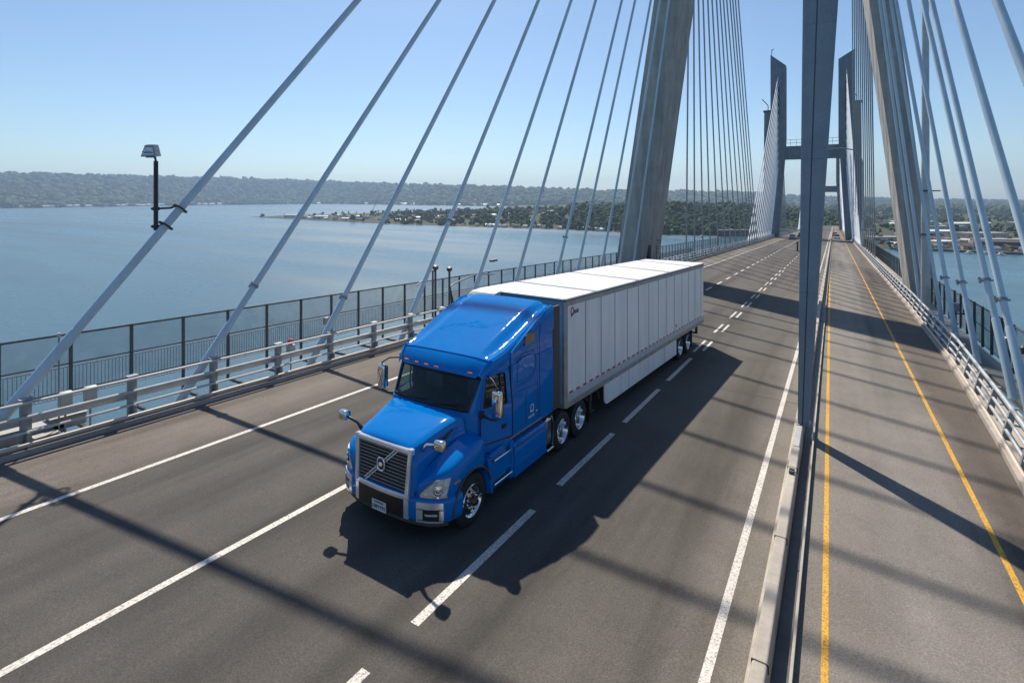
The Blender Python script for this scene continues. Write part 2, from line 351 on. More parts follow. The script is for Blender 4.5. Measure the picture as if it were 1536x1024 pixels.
# tapered column standing on the median
col = thing('median_column', 'tall tapered blue grey column standing on the median barrier', 'column', B(-.75, 17, .34))
def csec(h):
    t = (h - .46) / 12.0
    a, b = -.89 + .13 * t, -.60 + .70 * t
    g = a + (b - a) * .42; d = .34 + .25 * t; y0, y1 = 17.0, 17.0 + d
    return [B(a, y0 + .03, h), B(a + .03, y0, h), B(g - .02, y0, h), B(g, y0 + .05, h), B(g + .02, y0, h), B(b - .05, y0 + .0, h), B(b, y0 + .05, h), B(b, y1, h), B(a, y1, h)]
mb = MB(); mb.loft([csec(h) for h in np.linspace(.34, 21, 16)]); mb.build('column_shaft', M['bluecol'], col, smooth=20)
mb = MB(); mb.box(-.92, -.57, 16.96, 17.40, .34, .37, .01); mb.shear().build('base_plate', M['steel'], col)

# ------------------------------------------------------------------ left barrier, fence, picket railing
def rails_ys(y0, y1): return [y0] + [y for y in range(int(y0) + 2, 60, 4)] + [y for y in (70, 90, 120, 160, 210, 280, 400, 560) if y > y0 and y < y1] + [y1]
rl = thing('bridge_railing', 'grey steel road barrier with three rails along the left shoulder', 'railing', B(-17.5, 10))
for h, w, t, nm in ((1.20, .045, .065, 'top_rail'), (.84, .04, .065, 'middle_rail'), (.46, .035, .055, 'lower_rail')):
    sweep([(-w, h - t / 2), (-w, h + t / 2 - .02), (-w + .02, h + t / 2), (w - .02, h + t / 2), (w, h + t / 2 - .02), (w, h - t / 2)], rails_ys(-8, 600), -17.36).build(nm, M['galv'], rl, smooth=0)
sweep([(-.05, .56), (-.05, .76), (-.02, .76), (-.02, .56)], rails_ys(-8, 600), -17.62).build('back_plate', M['galv'], rl)
for x, r_, h in ((-17.17, .05, .20), (-17.44, .07, .06), (-17.66, .05, -.06)):
    mb = MB(); mb.tube([B(x, y, h) for y in rails_ys(-8, 300)], r_, 8); mb.build('conduit', M['pipe'], rl)
pb = MB(); pb.box(-17.58, -17.44, -.11, .11, 0, 1.24, .015); pb.box(-17.60, -17.40, -.14, .14, 1.24, 1.275); pb.box(-17.66, -17.28, -.2, .2, -.02, .03); pb.box(-17.44, -17.28, -.03, .03, .03, .45)
p0 = pb.build('post', M['steel'], None); p0.parent = rl; p0.location = B(0, 2.4) - ORG[rl.name]
pn = [2.4 + 2.36 * k for k in range(95)]
for yy in pn[1:]: inst(p0, 'post', B(0, yy) - ORG[rl.name], rl)

fn = thing('tall_fence', 'tall dark steel fence with mesh infill between left walkway and water', 'fence', B(-20, 10))
for h, w in ((2.26, .035), (1.36, .022), (.52, .022)):
    mb = MB(); mb.tube([B(-20, y, h) for y in rails_ys(-8, 420)], w, 6); mb.build('fence_rail', M['darksteel'], fn)
mb = MB(); mb.add([B(-20.03, y, h) for y in (-8, 60) for h in (.5, 2.24)], [(0, 2, 3, 1)]); mb.build('mesh_screen', M['screen'], fn)
mb = MB(); mb.add([B(-20.03, y, h) for y in (60, 420) for h in (.5, 2.24)], [(0, 2, 3, 1)]); mb.build('mesh_screen', M['screen'], fn)
pb = MB(); pb.box(-.04, .04, -.04, .04, -.45, 2.3); pb.box(.041, 1.7, -.04, .04, -.42, -.32)
p0 = pb.build('fence_post', M['darksteel'], None); p0.parent = fn; p0.location = B(-20, 1.6) - ORG[fn.name]
for k in range(1, 98): inst(p0, 'fence_post', B(-20, 1.6 + 1.63 * k + max(0, k - 45) * .0) - ORG[fn.name], fn)

pk = thing('picket_railing', 'low pale picket railing behind the tall fence on the left walkway', 'railing', B(-20.6, 10))
for h in (1.12, .18):
    mb = MB(); mb.tube([B(-20.6, y, h) for y in rails_ys(-8, 300)], .022, 6); mb.build('railing_bar', M['galv'], pk)
mb = MB()
for k in range(900):
    yy = 2 + .10 * k
    x, z = -20.6, 0
    mb.box(x - .007, x + .007, yy - .007, yy + .007, .18, 1.11)
mb.shear().build('pickets', M['steel'], pk)

# ------------------------------------------------------------------ right barrier, fence
rr = thing('bridge_railing', 'pale steel road barrier with triple tubes along the right shoulder', 'railing', B(4.4, 30))
for dx, h, r_ in ((.36, 1.02, .062), (.30, .70, .048), (.24, .42, .048)):
    mb = MB(); mb.tube([B(rb(y) + dx, y, h) for y in [-8, 0] + list(range(6, 52, 3)) + [60, 80, 110, 150, 200, 300, 450, 600]], r_, 8); mb.build('rail', M['galv'], rr)
mb = MB(); mb.tube([B(rb(y) + .12, y, .23) for y in [-8, 0] + list(range(6, 52, 3)) + [60, 80, 110, 150, 200, 300]], .05, 8); mb.build('conduit', M['pipe'], rr)
pb = MB(); pb.prism([(-.02, .16), (.16, .16), (.30, 1.0), (.36, 1.06), (.26, 1.06), (.16, .95)], 'y', -.06, .06)
p0 = pb.build('post', M['steel'], None); p0.parent = rr; p0.location = B(rb(6) + .14, 6) - ORG[rr.name]
for k in range(1, 90):
    yy = 6 + 2.3 * k; inst(p0, 'post', B(rb(yy) + .14, yy) - ORG[rr.name], rr)
fr = thing('tall_fence', 'tall dark mesh fence behind the right walkway above the water', 'fence', B(6.3, 30))
for h, w in ((2.05, .04), (1.1, .025), (.25, .025)):
    mb = MB(); mb.tube([B(6.25, y, h) for y in rails_ys(4, 420)], w, 6); mb.build('fence_rail', M['darksteel'], fr)
for a, b in ((4, 52), (60, 420)):
    mb = MB(); mb.add([B(6.28, y, h) for y in (a, b) for h in (.2, 2.03)], [(0, 2, 3, 1)]); mb.build('mesh_screen', M['darkscreen'], fr)
pb = MB(); pb.box(-.05, .05, -.05, .05, .12, 2.12)
p0 = pb.build('fence_post', M['darksteel'], None); p0.parent = fr; p0.location = B(6.22, 6) - ORG[fr.name]
for k in range(1, 98): inst(p0, 'fence_post', B(6.22, 6 + 1.75 * k) - ORG[fr.name], fr)

# ------------------------------------------------------------------ towers
def leg_loft(secs): mb = MB(); mb.loft(secs); return mb
tw = thing('bridge_tower', 'huge leaning concrete tower legs astride the road behind the trailer', 'tower', B(-7, 56))
def lsec(h):
    xl = -20.3 + .150 * h; xr = -17.2 + .138 * h; y0, y1 = 54.0, 59.2
    return [B(xl, y0, h), B(xr - .12, y0, h), B(xr, y0 + .12, h), B(xr + .04, y1, h), B(xl, y1, h)]
def rsec(h):
    xl = 5.45 - .115 * h; xr = 7.1 - .109 * h; y0, y1 = 54.0, 59.2
    return [B(xl + .12, y0, h), B(xr, y0, h), B(xr, y1, h), B(xl - .04, y1, h), B(xl, y0 + .12, h)]
leg_loft([lsec(h) for h in np.linspace(-48, 84, 40)]).build('tower_leg', M['concrete'], tw, smooth=0)
leg_loft([rsec(h) for h in np.linspace(-48, 84, 40)]).build('tower_leg', M['concrete'], tw, smooth=0)
mb = MB(); mb.box(-18.5, 6.3, 55, 58.2, -6.2, -3.9); mb.shear().build('crossbeam', M['concrete'], tw)
mb = MB(); mb.box(-10.5, -1.5, 55.2, 58, 78, 83); mb.shear().build('tower_head', M['concrete'], tw)
mb = MB(); mb.box(-17.0, -16.75, 54.6, 55.5, 1.6, 4.0, .02); mb.shear().build('access_door', M['soot'], tw)
def ladder(x, y, h0, h1, lab):
    t = thing('caged_ladder', lab, 'ladder', B(x, y, h0)); a = MB()
    for o in (-.22, .22): a.tube([B(x + o, y, h0), B(x + o, y, h1)], .03, 6)
    a.build('stringer', M['darksteel'], t); a = MB()
    for h in np.arange(h0 + .2, h1, .3): a.tube([B(x - .22, y, h), B(x + .22, y, h)], .015, 5)
    a.build('rung', M['darksteel'], t); a = MB()
    for h in np.arange(h0 + .8, h1, .7): a.tube([B(x + .34 * math.cos(q), y - .1 - .34 * math.sin(q), h) for q in np.linspace(.1, math.pi - .1, 8)], .02, 5)
    a.build('cage', M['darksteel'], t)
ladder(-16.55, 57.6, .1, 3.7, 'small caged ladder beside the foot of the big left tower leg')

def far_tower(yy, label, k=1.0, gap=0.):
    t = thing('bridge_tower', label, 'tower', B(-6.6, yy))
    def L(h, m):                                         # slender upper blade, legs splaying below the beam
        w0, w1 = (-18.7, -14.0) if not m else (1.2, 5.8)
        if h < 27: q = (27 - h) / 27; o = (-1.6 if not m else 1.2) * q; n = .75 - .3 * (1 - q)
        else: o = 0; n = .45 * (1 - min(1, (h - 27) / 6))
        if not m: a, b = w0 + o + n, w1 + o - n
        else: a, b = w0 + o + n, w1 + o - n
        return a, b
    top = 60 * k
    for m in (0, 1):
        hs = [-50, -20, 0, 8, 16, 24, 27, 30, 34, 42, 50, top - 3]
        secs = [[B(a, yy, h), B(b, yy, h), B(b, yy + 4, h), B(a, yy + 4, h)] for h in hs for a, b in [L(h, m)]]
        a, b = L(50, m); hi, lo = (top + 3, top - 1.2) if not m else (top - 1.2, top + 1.6)
        secs.append([B(a, yy, hi), B(b, yy, lo), B(b, yy + 4, lo), B(a, yy + 4, hi)])
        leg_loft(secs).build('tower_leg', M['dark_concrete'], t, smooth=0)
        mb = MB(); c = (a + b) / 2; mb.box(c - .35, c + .35, yy - .25, yy - .003, top - 18, top - 8); mb.shear().build('anchor_recess', M['blacksteel'], t)
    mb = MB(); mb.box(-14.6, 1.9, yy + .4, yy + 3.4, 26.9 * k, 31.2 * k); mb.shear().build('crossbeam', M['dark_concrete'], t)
    a = MB()
    for x in np.linspace(-14.3, 1.3, 10): a.tube([B(x, yy + .6, 31.2 * k), B(x, yy + .6, 33.4 * k)], .05, 5)
    for h in (32.3, 33.4): a.tube([B(-14.3, yy + .6, h * k), B(1.3, yy + .6, h * k)], .06, 5)
    a.build('beam_railing', M['darksteel'], t) if yy < 300 else None
    mb = MB(); mb.tube([B(-18.4, yy + 1, top + 3), B(-18.4, yy + 1, top + 5)], .1, 6); mb.tube([B(-18.4, yy + 1, top + 4.6), B(-17.7, yy + 1, top + 5.2)], .12, 6); mb.build('mast_light', M['darksteel'], t)
    return t
far_tower(200, 'distant slab tower pair with crossbeam, nearer of the two far towers')
far_tower(430, 'most distant tower pair glimpsed under the crossbeam of the nearer one', .98)
for x0, lab in ((-20.9, 'dark slab pylon with a camera mast left of the distant tower'), (6.6, 'grey blue slab pylon with a top platform right of the distant tower')):
    t = thing('slab_pylon', lab, 'pylon', B(x0, 214))
    hh = 46 if x0 < 0 else 47
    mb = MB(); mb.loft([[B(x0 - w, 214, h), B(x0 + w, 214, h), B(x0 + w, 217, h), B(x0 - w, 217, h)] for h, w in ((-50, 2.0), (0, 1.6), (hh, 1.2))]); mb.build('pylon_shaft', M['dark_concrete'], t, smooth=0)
    a = MB(); a.box(x0 - 1.5, x0 + 1.5, 213.6, 217.4, hh, hh + .5); a.shear().build('top_platform', M['darksteel'], t)
    a = MB(); a.tube([B(x0, 215, hh + .5), B(x0, 215, hh + 2.5), B(x0 - 2, 215, hh + 5)], .15, 6); a.build('camera_mast', M['darksteel'], t)

# ------------------------------------------------------------------ stay cables
def axisL(h): return B(-18.75 + .144 * h, 56.5, h)
def axisR(h): return B(6.27 - .112 * h, 56.5, h)
def pr(v): return proj(v.x, v.y, v.z + S * v.y)
def top_on(axis, base, pxtop):                          # height on the tower leg where this stay is anchored
    b0 = np.array(pr(base)); d = np.array(pxtop) - b0; best = None
    for h in np.arange(24, 83, .05):
        q = np.array(pr(axis(h))) - b0
        e = abs(d[0] * q[1] - d[1] * q[0]) / math.hypot(*d)
        if best is None or e < best[0]: best = (e, h)
    return best[1]
def stay(base, top, r, m, label, group=None, sleeve=2.2, clamp=None, n=12):
    t = thing('stay_cable', label, 'cable', base, group=group)
    d = (top - base).normalized()
    mb = MB(); mb.tube([base + d * sleeve * .9, base.lerp(top, .5), top], r, n); mb.build('cable_sheath', m, t)
    mb = MB(); mb.tube([base - d * .3, base, base + d * sleeve, base + d * (sleeve + .12)], [r * 1.4, r * 1.28, r * 1.2, r * .9], n); mb.build('anchor_sleeve', m, t)
    if clamp:
        p = base + d * clamp
        mb = MB(); mb.tube([p - d * .05, p + d * .05], r * 1.32, n)
        e = d.cross(Vector((0, 1, 0))).normalized()
        mb.tube([p - e * r * 1.8 - d * .03, p + e * r * 2.0 - d * .03], .035, 6); mb.tube([p + e * r * 1.9 + d * .10, p + e * r * 1.9 - d * .12], .05, 6)
        mb.build('clamp', M['steel'], t)
    return t, d
LEFT = [((4.3, .6), (537, 0), 'thick pale blue stay cable carrying the floodlight mast, leftmost in the photo', None),
        ((8.7, .0), (659, 0), 'pale stay cable with clamp ring, next right of the floodlight cable', 4.1),
        ((13.6, .0), (742, 0), 'pale stay cable passing a small box on the tall fence', 2.9),
        ((18.8, .0), (808, 0), 'pale stay cable with dark clamp beside the camera posts', 6.4),
        ((24.0, .2), (857, 0), 'pale stay cable rising behind the front corner of the white trailer roof', None),
        ((28.7, .2), (893, 0), 'pale stay cable rising above the front third of the trailer roof', None),
        ((34.8, .2), (923, 0), 'pale stay cable with bulky sensor clamp above the trailer', 4.5),
        ((38.6, .2), (946, 0), 'pale stay cable second left of the big left tower leg', None),
        ((43.9, .2), (966, 0), 'pale stay cable next to the outer edge of the big left tower leg', None)]
CAB1 = None
for (yy, hb), pt, lab, cl in LEFT:
    b = B(-18.0, yy, hb); h = top_on(axisL, b, pt); t, d = stay(b, axisL(h), .108 if yy > 5 else .118, M['cable'], lab, 'stay cables in front of the left tower leg', 2.6, cl)
    if CAB1 is None: CAB1 = (b, d)
for yy, pt, lab in ((48.6, (994.4, 0), 'pale cable running up the face of the left tower leg, outer of two'), (53.0, (1003.8, 0), 'pale cable running up the face of the left tower leg, inner of two')):
    b = B(-18.0, yy, .1); h = top_on(axisL, b, pt); T = axisL(72); T = Vector((T.x, 53.7, T.z)); stay(b, T, .10, M['cable'], lab, 'cables on the tower leg faces', 2, None)
xt = [1032.9, 1040.6, 1047.6, 1054.7, 1061.7, 1068, 1074.6, 1080, 1085, 1090, 1095, 1099, 1103, 1107.4]
xb_ = [1030.8, 1030.8 + 10.5, 1051.9, 1061.7, 1071.8, 1081, 1088.6, 1095.7, 1102.7, 1109, 1114.4, 1120.3, 1126, 1129.5]
xb_ = [1030.8, 1041.3, 1051.9, 1061.7, 1071.8, 1081, 1088.6, 1095.7, 1102.7, 1109, 1114.4, 1118.5, 1122.3, 1126]
for i, (a, c) in enumerate(zip(xt, xb_)):
    best = min((abs(a + (c - a) / 240 * q[1] - q[0]), yy) for yy in np.arange(62, 190, .25) for q in [proj(-18, yy, .5)])
    b = B(-18, best[1], .5); h = top_on(axisL, b, (a, 0))
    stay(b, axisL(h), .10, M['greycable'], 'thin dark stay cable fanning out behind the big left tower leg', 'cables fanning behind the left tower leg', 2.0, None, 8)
RIGHT = [(37.8, (1337, 0), 'thin stay cable hugging the outer edge of the right tower leg', None, .085),
         (33.9, (1344, 0), 'pale blue stay cable crossing behind the tall lamp post on the right', 3.0, .095),
         (29.5, (1365, 0), 'pale stay cable next right of the tall lamp post', 3.2, .095),
         (24.3, (1384, 0), 'pale stay cable with dark clamp bracket near the right fence', 3.9, .105),
         (22.5, (1397, 0), 'darker stay cable set just behind the paler one on the right', 3.4, .105),
         (17.8, (1432, 0), 'thick pale stay cable second from the right edge of the photo', None, .11),
         (12.8, (1495, 0), 'thick white lit stay cable in the top right corner', None, .115)]
for yy, pt, lab, cl, r_ in RIGHT:
    x0 = 5.2
    b = B(x0, yy, .5); h = top_on(axisR, b, pt); stay(b, axisR(h), r_, M['cable'], lab, 'stay cables in front of the right tower leg', 2.4, cl)
for yy, px, lab in ((46, (1305, 0), 'pale cable running up the right tower leg face, inner of two'), (49.5, (1316, 0), 'pale cable running up the right tower leg face, outer of two')):
    b = B(5.5, yy, .2); T = axisR(72); stay(b, Vector((T.x, 53.6, T.z)), .09, M['cable'], lab, 'cables on the tower leg faces', 2, None)
for i in range(11):
    a = 1278.5 + 2.75 * i; c = 1280.5 + 3.05 * i
    best = min((abs(a + (c - a) / 300 * q[1] - q[0]), yy) for yy in np.arange(64, 230, .5) for q in [proj(5.4, yy, .5)])
    b = B(5.4, best[1], .5); h = top_on(axisR, b, (a, 0))
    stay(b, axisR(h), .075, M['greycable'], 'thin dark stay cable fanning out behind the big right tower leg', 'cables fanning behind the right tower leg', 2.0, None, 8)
def fan(yt, xs, xa, side, y0, y1, n, h0, h1, m, label, group, r_=.14):
    for i in range(n):
        q = i / (n - 1)
        stay(B(xs, y0 + (y1 - y0) * q, .4), B(xa, yt, h1 + (h0 - h1) * q), r_, m, label, group, 2.0, None, 6)
fan(199.8, -18, -16.3, -1, 139, 193, 13, 24, 55, M['litcable'], 'sunlit white stay cable in the fan left of the distant tower', 'white cables left of the distant tower')
fan(199.8, 5.0, 3.4, 1, 139, 194, 12, 24, 55, M['litcable'], 'sunlit white stay cable in the fan right of the distant tower', 'white cables right of the distant tower')
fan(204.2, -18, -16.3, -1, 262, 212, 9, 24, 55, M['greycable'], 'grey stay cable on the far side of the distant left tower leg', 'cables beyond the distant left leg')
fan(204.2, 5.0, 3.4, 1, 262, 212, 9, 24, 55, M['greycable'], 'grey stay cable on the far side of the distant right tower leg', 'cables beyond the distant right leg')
fan(429.8, -18, -16.3, -1, 350, 424, 10, 22, 54, M['litcable'], 'pale stay cable of the most distant tower, left fan', 'cables of the most distant tower, left', .2)
fan(429.8, 5.0, 3.4, 1, 350, 424, 10, 22, 54, M['litcable'], 'pale stay cable of the most distant tower, right fan', 'cables of the most distant tower, right', .2)

# ------------------------------------------------------------------ wheels
def sh(mb): return mb.shear()
def wheel(parent, u, v, sgn, front=False, r=.5, dual=False, drop=0.):
    w = thing('wheel', None, None, (u, v, -S * v + r + drop), 0, None, parent)
    mb = MB()
    def tyre(c): mb.lathe_x([(c - .13 * sgn, .30), (c - .14 * sgn, .36), (c - .135 * sgn, .45), (c - .10 * sgn, .495), (c - .05 * sgn, r), (c - .045 * sgn, r - .018), (c - .02 * sgn, r - .018), (c - .015 * sgn, r), (c + .03 * sgn, r), (c + .035 * sgn, r - .018), (c + .06 * sgn, r - .018), (c + .065 * sgn, r), (c + .10 * sgn, .495), (c + .135 * sgn, .45), (c + .14 * sgn, .36), (c + .13 * sgn, .30)], 0, 0, 0, 40)
    tyre(0)
    if dual: tyre(-.32 * sgn)
    mb.build('tyre', M['rubber'], w, False, 40)
    mb = MB()
    if front:
        mb.lathe_x([(.135 * sgn, .315), (.15 * sgn, .305), (.13 * sgn, .285), (.10 * sgn, .265), (.10 * sgn, .235), (.13 * sgn, .17), (.135 * sgn, .12), (.12 * sgn, .0)], 0, 0, 0, 40)
    else:
        mb.lathe_x([(.135 * sgn, .315), (.15 * sgn, .305), (.12 * sgn, .285), (-.02 * sgn, .27), (-.06 * sgn, .25), (-.07 * sgn, .16), (-.06 * sgn, .0)], 0, 0, 0, 40)
    mb.build('rim', M['alu'] if not front else M['chrome'], w, False, 30)
    mb = MB(); d = .118 * sgn if front else -.062 * sgn
    for k in range(10):
        a = 2 * math.pi * k / 10; c = (.205 * math.cos(a), .205 * math.sin(a))
        mb.lathe_x([(d, .033), (d + .008 * sgn, .030), (d + .008 * sgn, 0)], 0, *c, 10)
    mb.build('hand_holes', M['black'], w, False, 30)
    mb = MB(); d = .132 * sgn if front else -.065 * sgn
    for k in range(10):
        a = 2 * math.pi * (k + .5) / 10
        mb.lathe_x([(d, .019), (d + .035 * sgn, .016), (d + .04 * sgn, 0)], 0, .14 * math.cos(a), .14 * math.sin(a), 6)
    mb.build('lug_nuts', M['chrome'], w, False, 30)
    mb = MB(); e = .12 if front else .10
    mb.lathe_x([(d, .095), (d + e * .7 * sgn, .085), (d + e * sgn, .06), (d + e * sgn, 0)], 0, 0, 0, 20); mb.build('hub', M['hub'], w, False, 30)
    return w

# ------------------------------------------------------------------ tractor
tr = thing('semi_truck', 'shiny metallic blue long nose semi tractor pulling the white trailer', 'truck', B(-7.52, 10))
L_ = False
def tb(mb, name, m, parent=None, smooth=35, bevel=0., subd=0): return mb.shear().build(name, m, parent or tr, L_, smooth, bevel, subd)
# plan path of the front bumper
PATH = [(-1.43, -1.98), (-1.425, -2.12), (-1.38, -2.28), (-1.27, -2.43), (-1.08, -2.55), (-.82, -2.64), (-.5, -2.69), (0, -2.71), (.5, -2.69), (.82, -2.64), (1.08, -2.55), (1.27, -2.43), (1.38, -2.28), (1.425, -2.12), (1.43, -1.98)]
def pathpt(u):
    us = [p[0] for p in PATH]; return float(np.interp(u, us, [p[1] for p in PATH]))
def path_normals(P):
    out = []
    for i in range(len(P)):
        a = P[max(0, i - 1)]; b = P[min(len(P) - 1, i + 1)]; d = Vector((b[0] - a[0], b[1] - a[1])).normalized(); out.append(Vector((d.y, -d.x)))
    return out
def sweep_plan(P, prof, mb=None):
    mb = mb or MB(); nn = path_normals(P)
    mb.loft([[(p[0] + n.x * o, p[1] + n.y * o, h) for o, h in prof] for p, n in zip(P, nn)]); return mb
def subpath(u0, u1, k=7): return [(u, pathpt(u)) for u in np.linspace(u0, u1, k)]
bumper = tb(sweep_plan(PATH, [(-.3, .39), (-.05, .375), (0, .42), (.025, .53), (.03, .76), (.01, .83), (-.05, .865), (-.3, .87)]), 'bumper', M['blue'], smooth=50)
tb(sweep_plan(subpath(-.60, .60, 13), [(-.02, .44), (.034, .44), (.036, .79), (-.02, .79)]), 'lower_grille', M['black'], bumper)
tb(sweep_plan(subpath(-1.36, 1.36, 21), [(-.25, .30), (-.03, .30), (.0, .345), (-.02, .395), (-.25, .395)]), 'air_dam', M['black'], bumper)
ct = sweep_plan(subpath(-.70, .70, 13), [(.0, .775), (.045, .785), (.05, .845), (.03, .87), (.0, .87)])
for a in (-1, 1): sweep_plan(subpath(a * .60, a * .70, 3) if a > 0 else subpath(-.70, -.60, 3), [(.0, .42), (.045, .43), (.048, .784), (.0, .784)], ct)
tb(ct, 'chrome_trim', M['brightalu'], bumper, smooth=40)
for a in (-1, 1):
    lo, hi = (.86, 1.30) if a > 0 else (-1.30, -.86)
    mb = MB()
    def fr_(u0, u1, h0, h1): sweep_plan(subpath(u0, u1, 5), [(.0, h0), (.045, h0 + .01), (.045, h1 - .01), (.0, h1)], mb)
    fr_(lo, hi, .665, .80); fr_(lo, hi, .42, .465)
    fr_(lo if a > 0 else hi - .12, lo + .12 if a > 0 else hi, .467, .663); fr_(hi - .05 if a > 0 else lo, hi if a > 0 else lo + .05, .467, .663)
    f = tb(mb, 'fog_lamp_bezel', M['brightalu'], bumper, 40)
    tb(sweep_plan(subpath(lo + .03, hi - .03, 5), [(.0, .43), (.033, .43), (.033, .70), (.0, .70)]), 'fog_lamp_recess', M['black'], bumper)
    tb(sweep_plan(subpath(lo + .16, hi - .08, 5), [(.0, .54), (.042, .55), (.042, .585), (.0, .59)]), 'fog_lamp', M['lens'], bumper)
mb = MB(); mb.box(-.19, .19, -2.765, -2.75, .40, .60, .01); npl = tb(mb, 'number_plate', M['plate'], bumper, bevel=.004)
FRONT = Matrix.Translation((0, -2.768, .475 + S * 2.76)) @ Matrix.Rotation(R(90), 4, 'X')
lettering('plate_number', '10BYY91', .095, M['ink'], npl, FRONT)
lettering('plate_state', 'WASHINGTON', .036, M['ink'], npl, Matrix.Translation((0, -2.768, .565 + S * 2.76)) @ Matrix.Rotation(R(90), 4, 'X'))

# hood
def hood_sec(v, h, w, low):
    half = [(w * .0, h + .045), (w * .45, h + .038), (w * .82, h + .014), (w * .95, h - .005), (w, h - .03), (w + .03, h - .10), (w + .065, h - .32), (w + .10, low)]
    return [(-u, v, z) for u, z in reversed(half[1:])] + [(u, v, z) for u, z in half]
mb = MB()
ST = [(-2.655, 1.60, .70, .95), (-2.64, 1.67, .72, .95), (-2.60, 1.715, .735, .95), (-2.52, 1.75, .75, .95), (-2.3, 1.815, .79, 1.0), (-2.0, 1.895, .845, 1.05), (-1.7, 1.965, .905, 1.1), (-1.42, 2.02, .965, 1.1), (-1.37, 2.022, .975, 1.1)]
mb.loft([hood_sec(*s) for s in ST], closed=False); 
hood = tb(mb, 'hood', M['blue'], smooth=32)
mb = MB(); mb.box(-.72, .72, -2.60, -2.45, .86, 1.62); mb.box(-.74, .74, -2.4, -1.4, .9, 1.6); tb(mb, 'engine_bay', M['soot'])
# crease strakes along the hood edges and rear seam
def hw(v): return float(np.interp(v, [s[0] for s in ST], [s[2] for s in ST]))
def hh(v): return float(np.interp(v, [s[0] for s in ST], [s[1] for s in ST]))
for a in (-1, 1):
    pts = [(-2.2, .205), (-1.95, .165), (-1.66, .125), (-1.64, .15), (-1.90, .25), (-2.15, .275)]
    mb = MB(); mb.add([(a * (hw(v) + .03 + .035 * min(1, (d - .1) / .22) + .007), v, hh(v) - d) for v, d in pts], [(0, 1, 2, 3, 4, 5)]); tb(mb, 'side_vent', M['black'], hood)
mb = MB()
for a in (-1, 1):
    def gz(u, t): return (a * u, -2.665 + .05 * t, .865 + .80 * t)
    mb.add([gz(.0, .0), gz(.83, .0), gz(.80, .35), gz(.765, .93), gz(.70, .985), gz(0, .985)], [(0, 1, 2, 3, 4, 5)])
tb(mb, 'grille_shell', M['blue'], hood)

# grille
gr = MB()
def gq(u, t): # grille plane: t 0 bottom .. 1 top
    return (u, -2.685 + .06 * t, .865 + .815 * t)
def gbar(p, q, r_, n=6): gr.tube([gq(*p), gq(*q)], r_, n)
mb = MB(); mb.add([gq(-.66, .03), gq(.66, .03), gq(.70, .97), gq(-.70, .97)], [(0, 1, 2, 3)]); mb.v = [(x, y + .010, z) for x, y, z in mb.v]; gback = tb(mb, 'grille', M['black'])
mb = MB()
def fbar(pts, w, d):
    for i in range(len(pts) - 1):
        a, b = Vector(gq(*pts[i])), Vector(gq(*pts[i + 1]))
        dirn = (b - a).normalized(); nrm = Vector((0, -1, .07)).normalized(); s_ = dirn.cross(nrm).normalized()
        a = a - dirn * w * .5; b = b + dirn * w * .5
        mb.loft([[p + s_ * w * .5 * k + nrm * e for k, e in ((-1, -.05), (-1, d * .6), (-.6, d), (.6, d), (1, d * .6), (1, -.05))] for p in (a, b)])
fbar([(-.665, .0), (-.71, 1.0)], .085, .05); fbar([(.665, .0), (.71, 1.0)], .085, .05); fbar([(-.71, .985), (.71, .985)], .10, .055)
tb(mb, 'grille_surround', M['brightalu'], gback, 40)
gr = MB()
for k in range(11):
    t = .07 + .9 * k / 11; w = .62 + .045 * t
    gr.tube([(-w, gq(0, t)[1] - .002, gq(0, t)[2]), (w, gq(0, t)[1] - .002, gq(0, t)[2])], .0055, 6)
tb(gr, 'grille_slats', M['galv'], gback)
gr = MB(); a, b = Vector(gq(-.44, .04)), Vector(gq(.40, .96)); c = (a + b) / 2; d = (b - a).normalized(); s_ = Vector((-d.z, 0, d.x))
for p, q in ((a, c - d * .13), (c + d * .13, b)):
    for o in (-.024, .024): gr.tube([p + s_ * o + Vector((0, -.012, 0)), q + s_ * o + Vector((0, -.012, 0))], .017, 6)
tb(gr, 'diagonal_bars', M['brightalu'], gback)
gr = MB(); ring = []
for k in range(28):
    a_ = 2 * math.pi * k / 28; x = math.copysign(abs(math.cos(a_)) ** .75, math.cos(a_)) * .095; z = math.copysign(abs(math.sin(a_)) ** .75, math.sin(a_)) * .125
    ring.append((x, z))
gr.loft([[(c.x + x * f, c.y - .02 - e, c.z + z * f) for x, z in ring] for f, e in ((1.12, 0), (1.12, .02), (1.0, .03), (.86, .02), (.84, 0))], True, False)
em = tb(gr, 'emblem', M['brightalu'], gback)
gr = MB(); gr.prism([(c.x + x * .84, c.z + z * .84) for x, z in ring], 'y', c.y - .03, c.y - .0); tb(gr, 'emblem_disc', M['ink'], em)
gr = MB(); gr.prism([(c.x + x * .5, c.z + z * .32) for x, z in ring], 'y', c.y - .045, c.y - .03); tb(gr, 'emblem_centre', M['brightalu'], em)

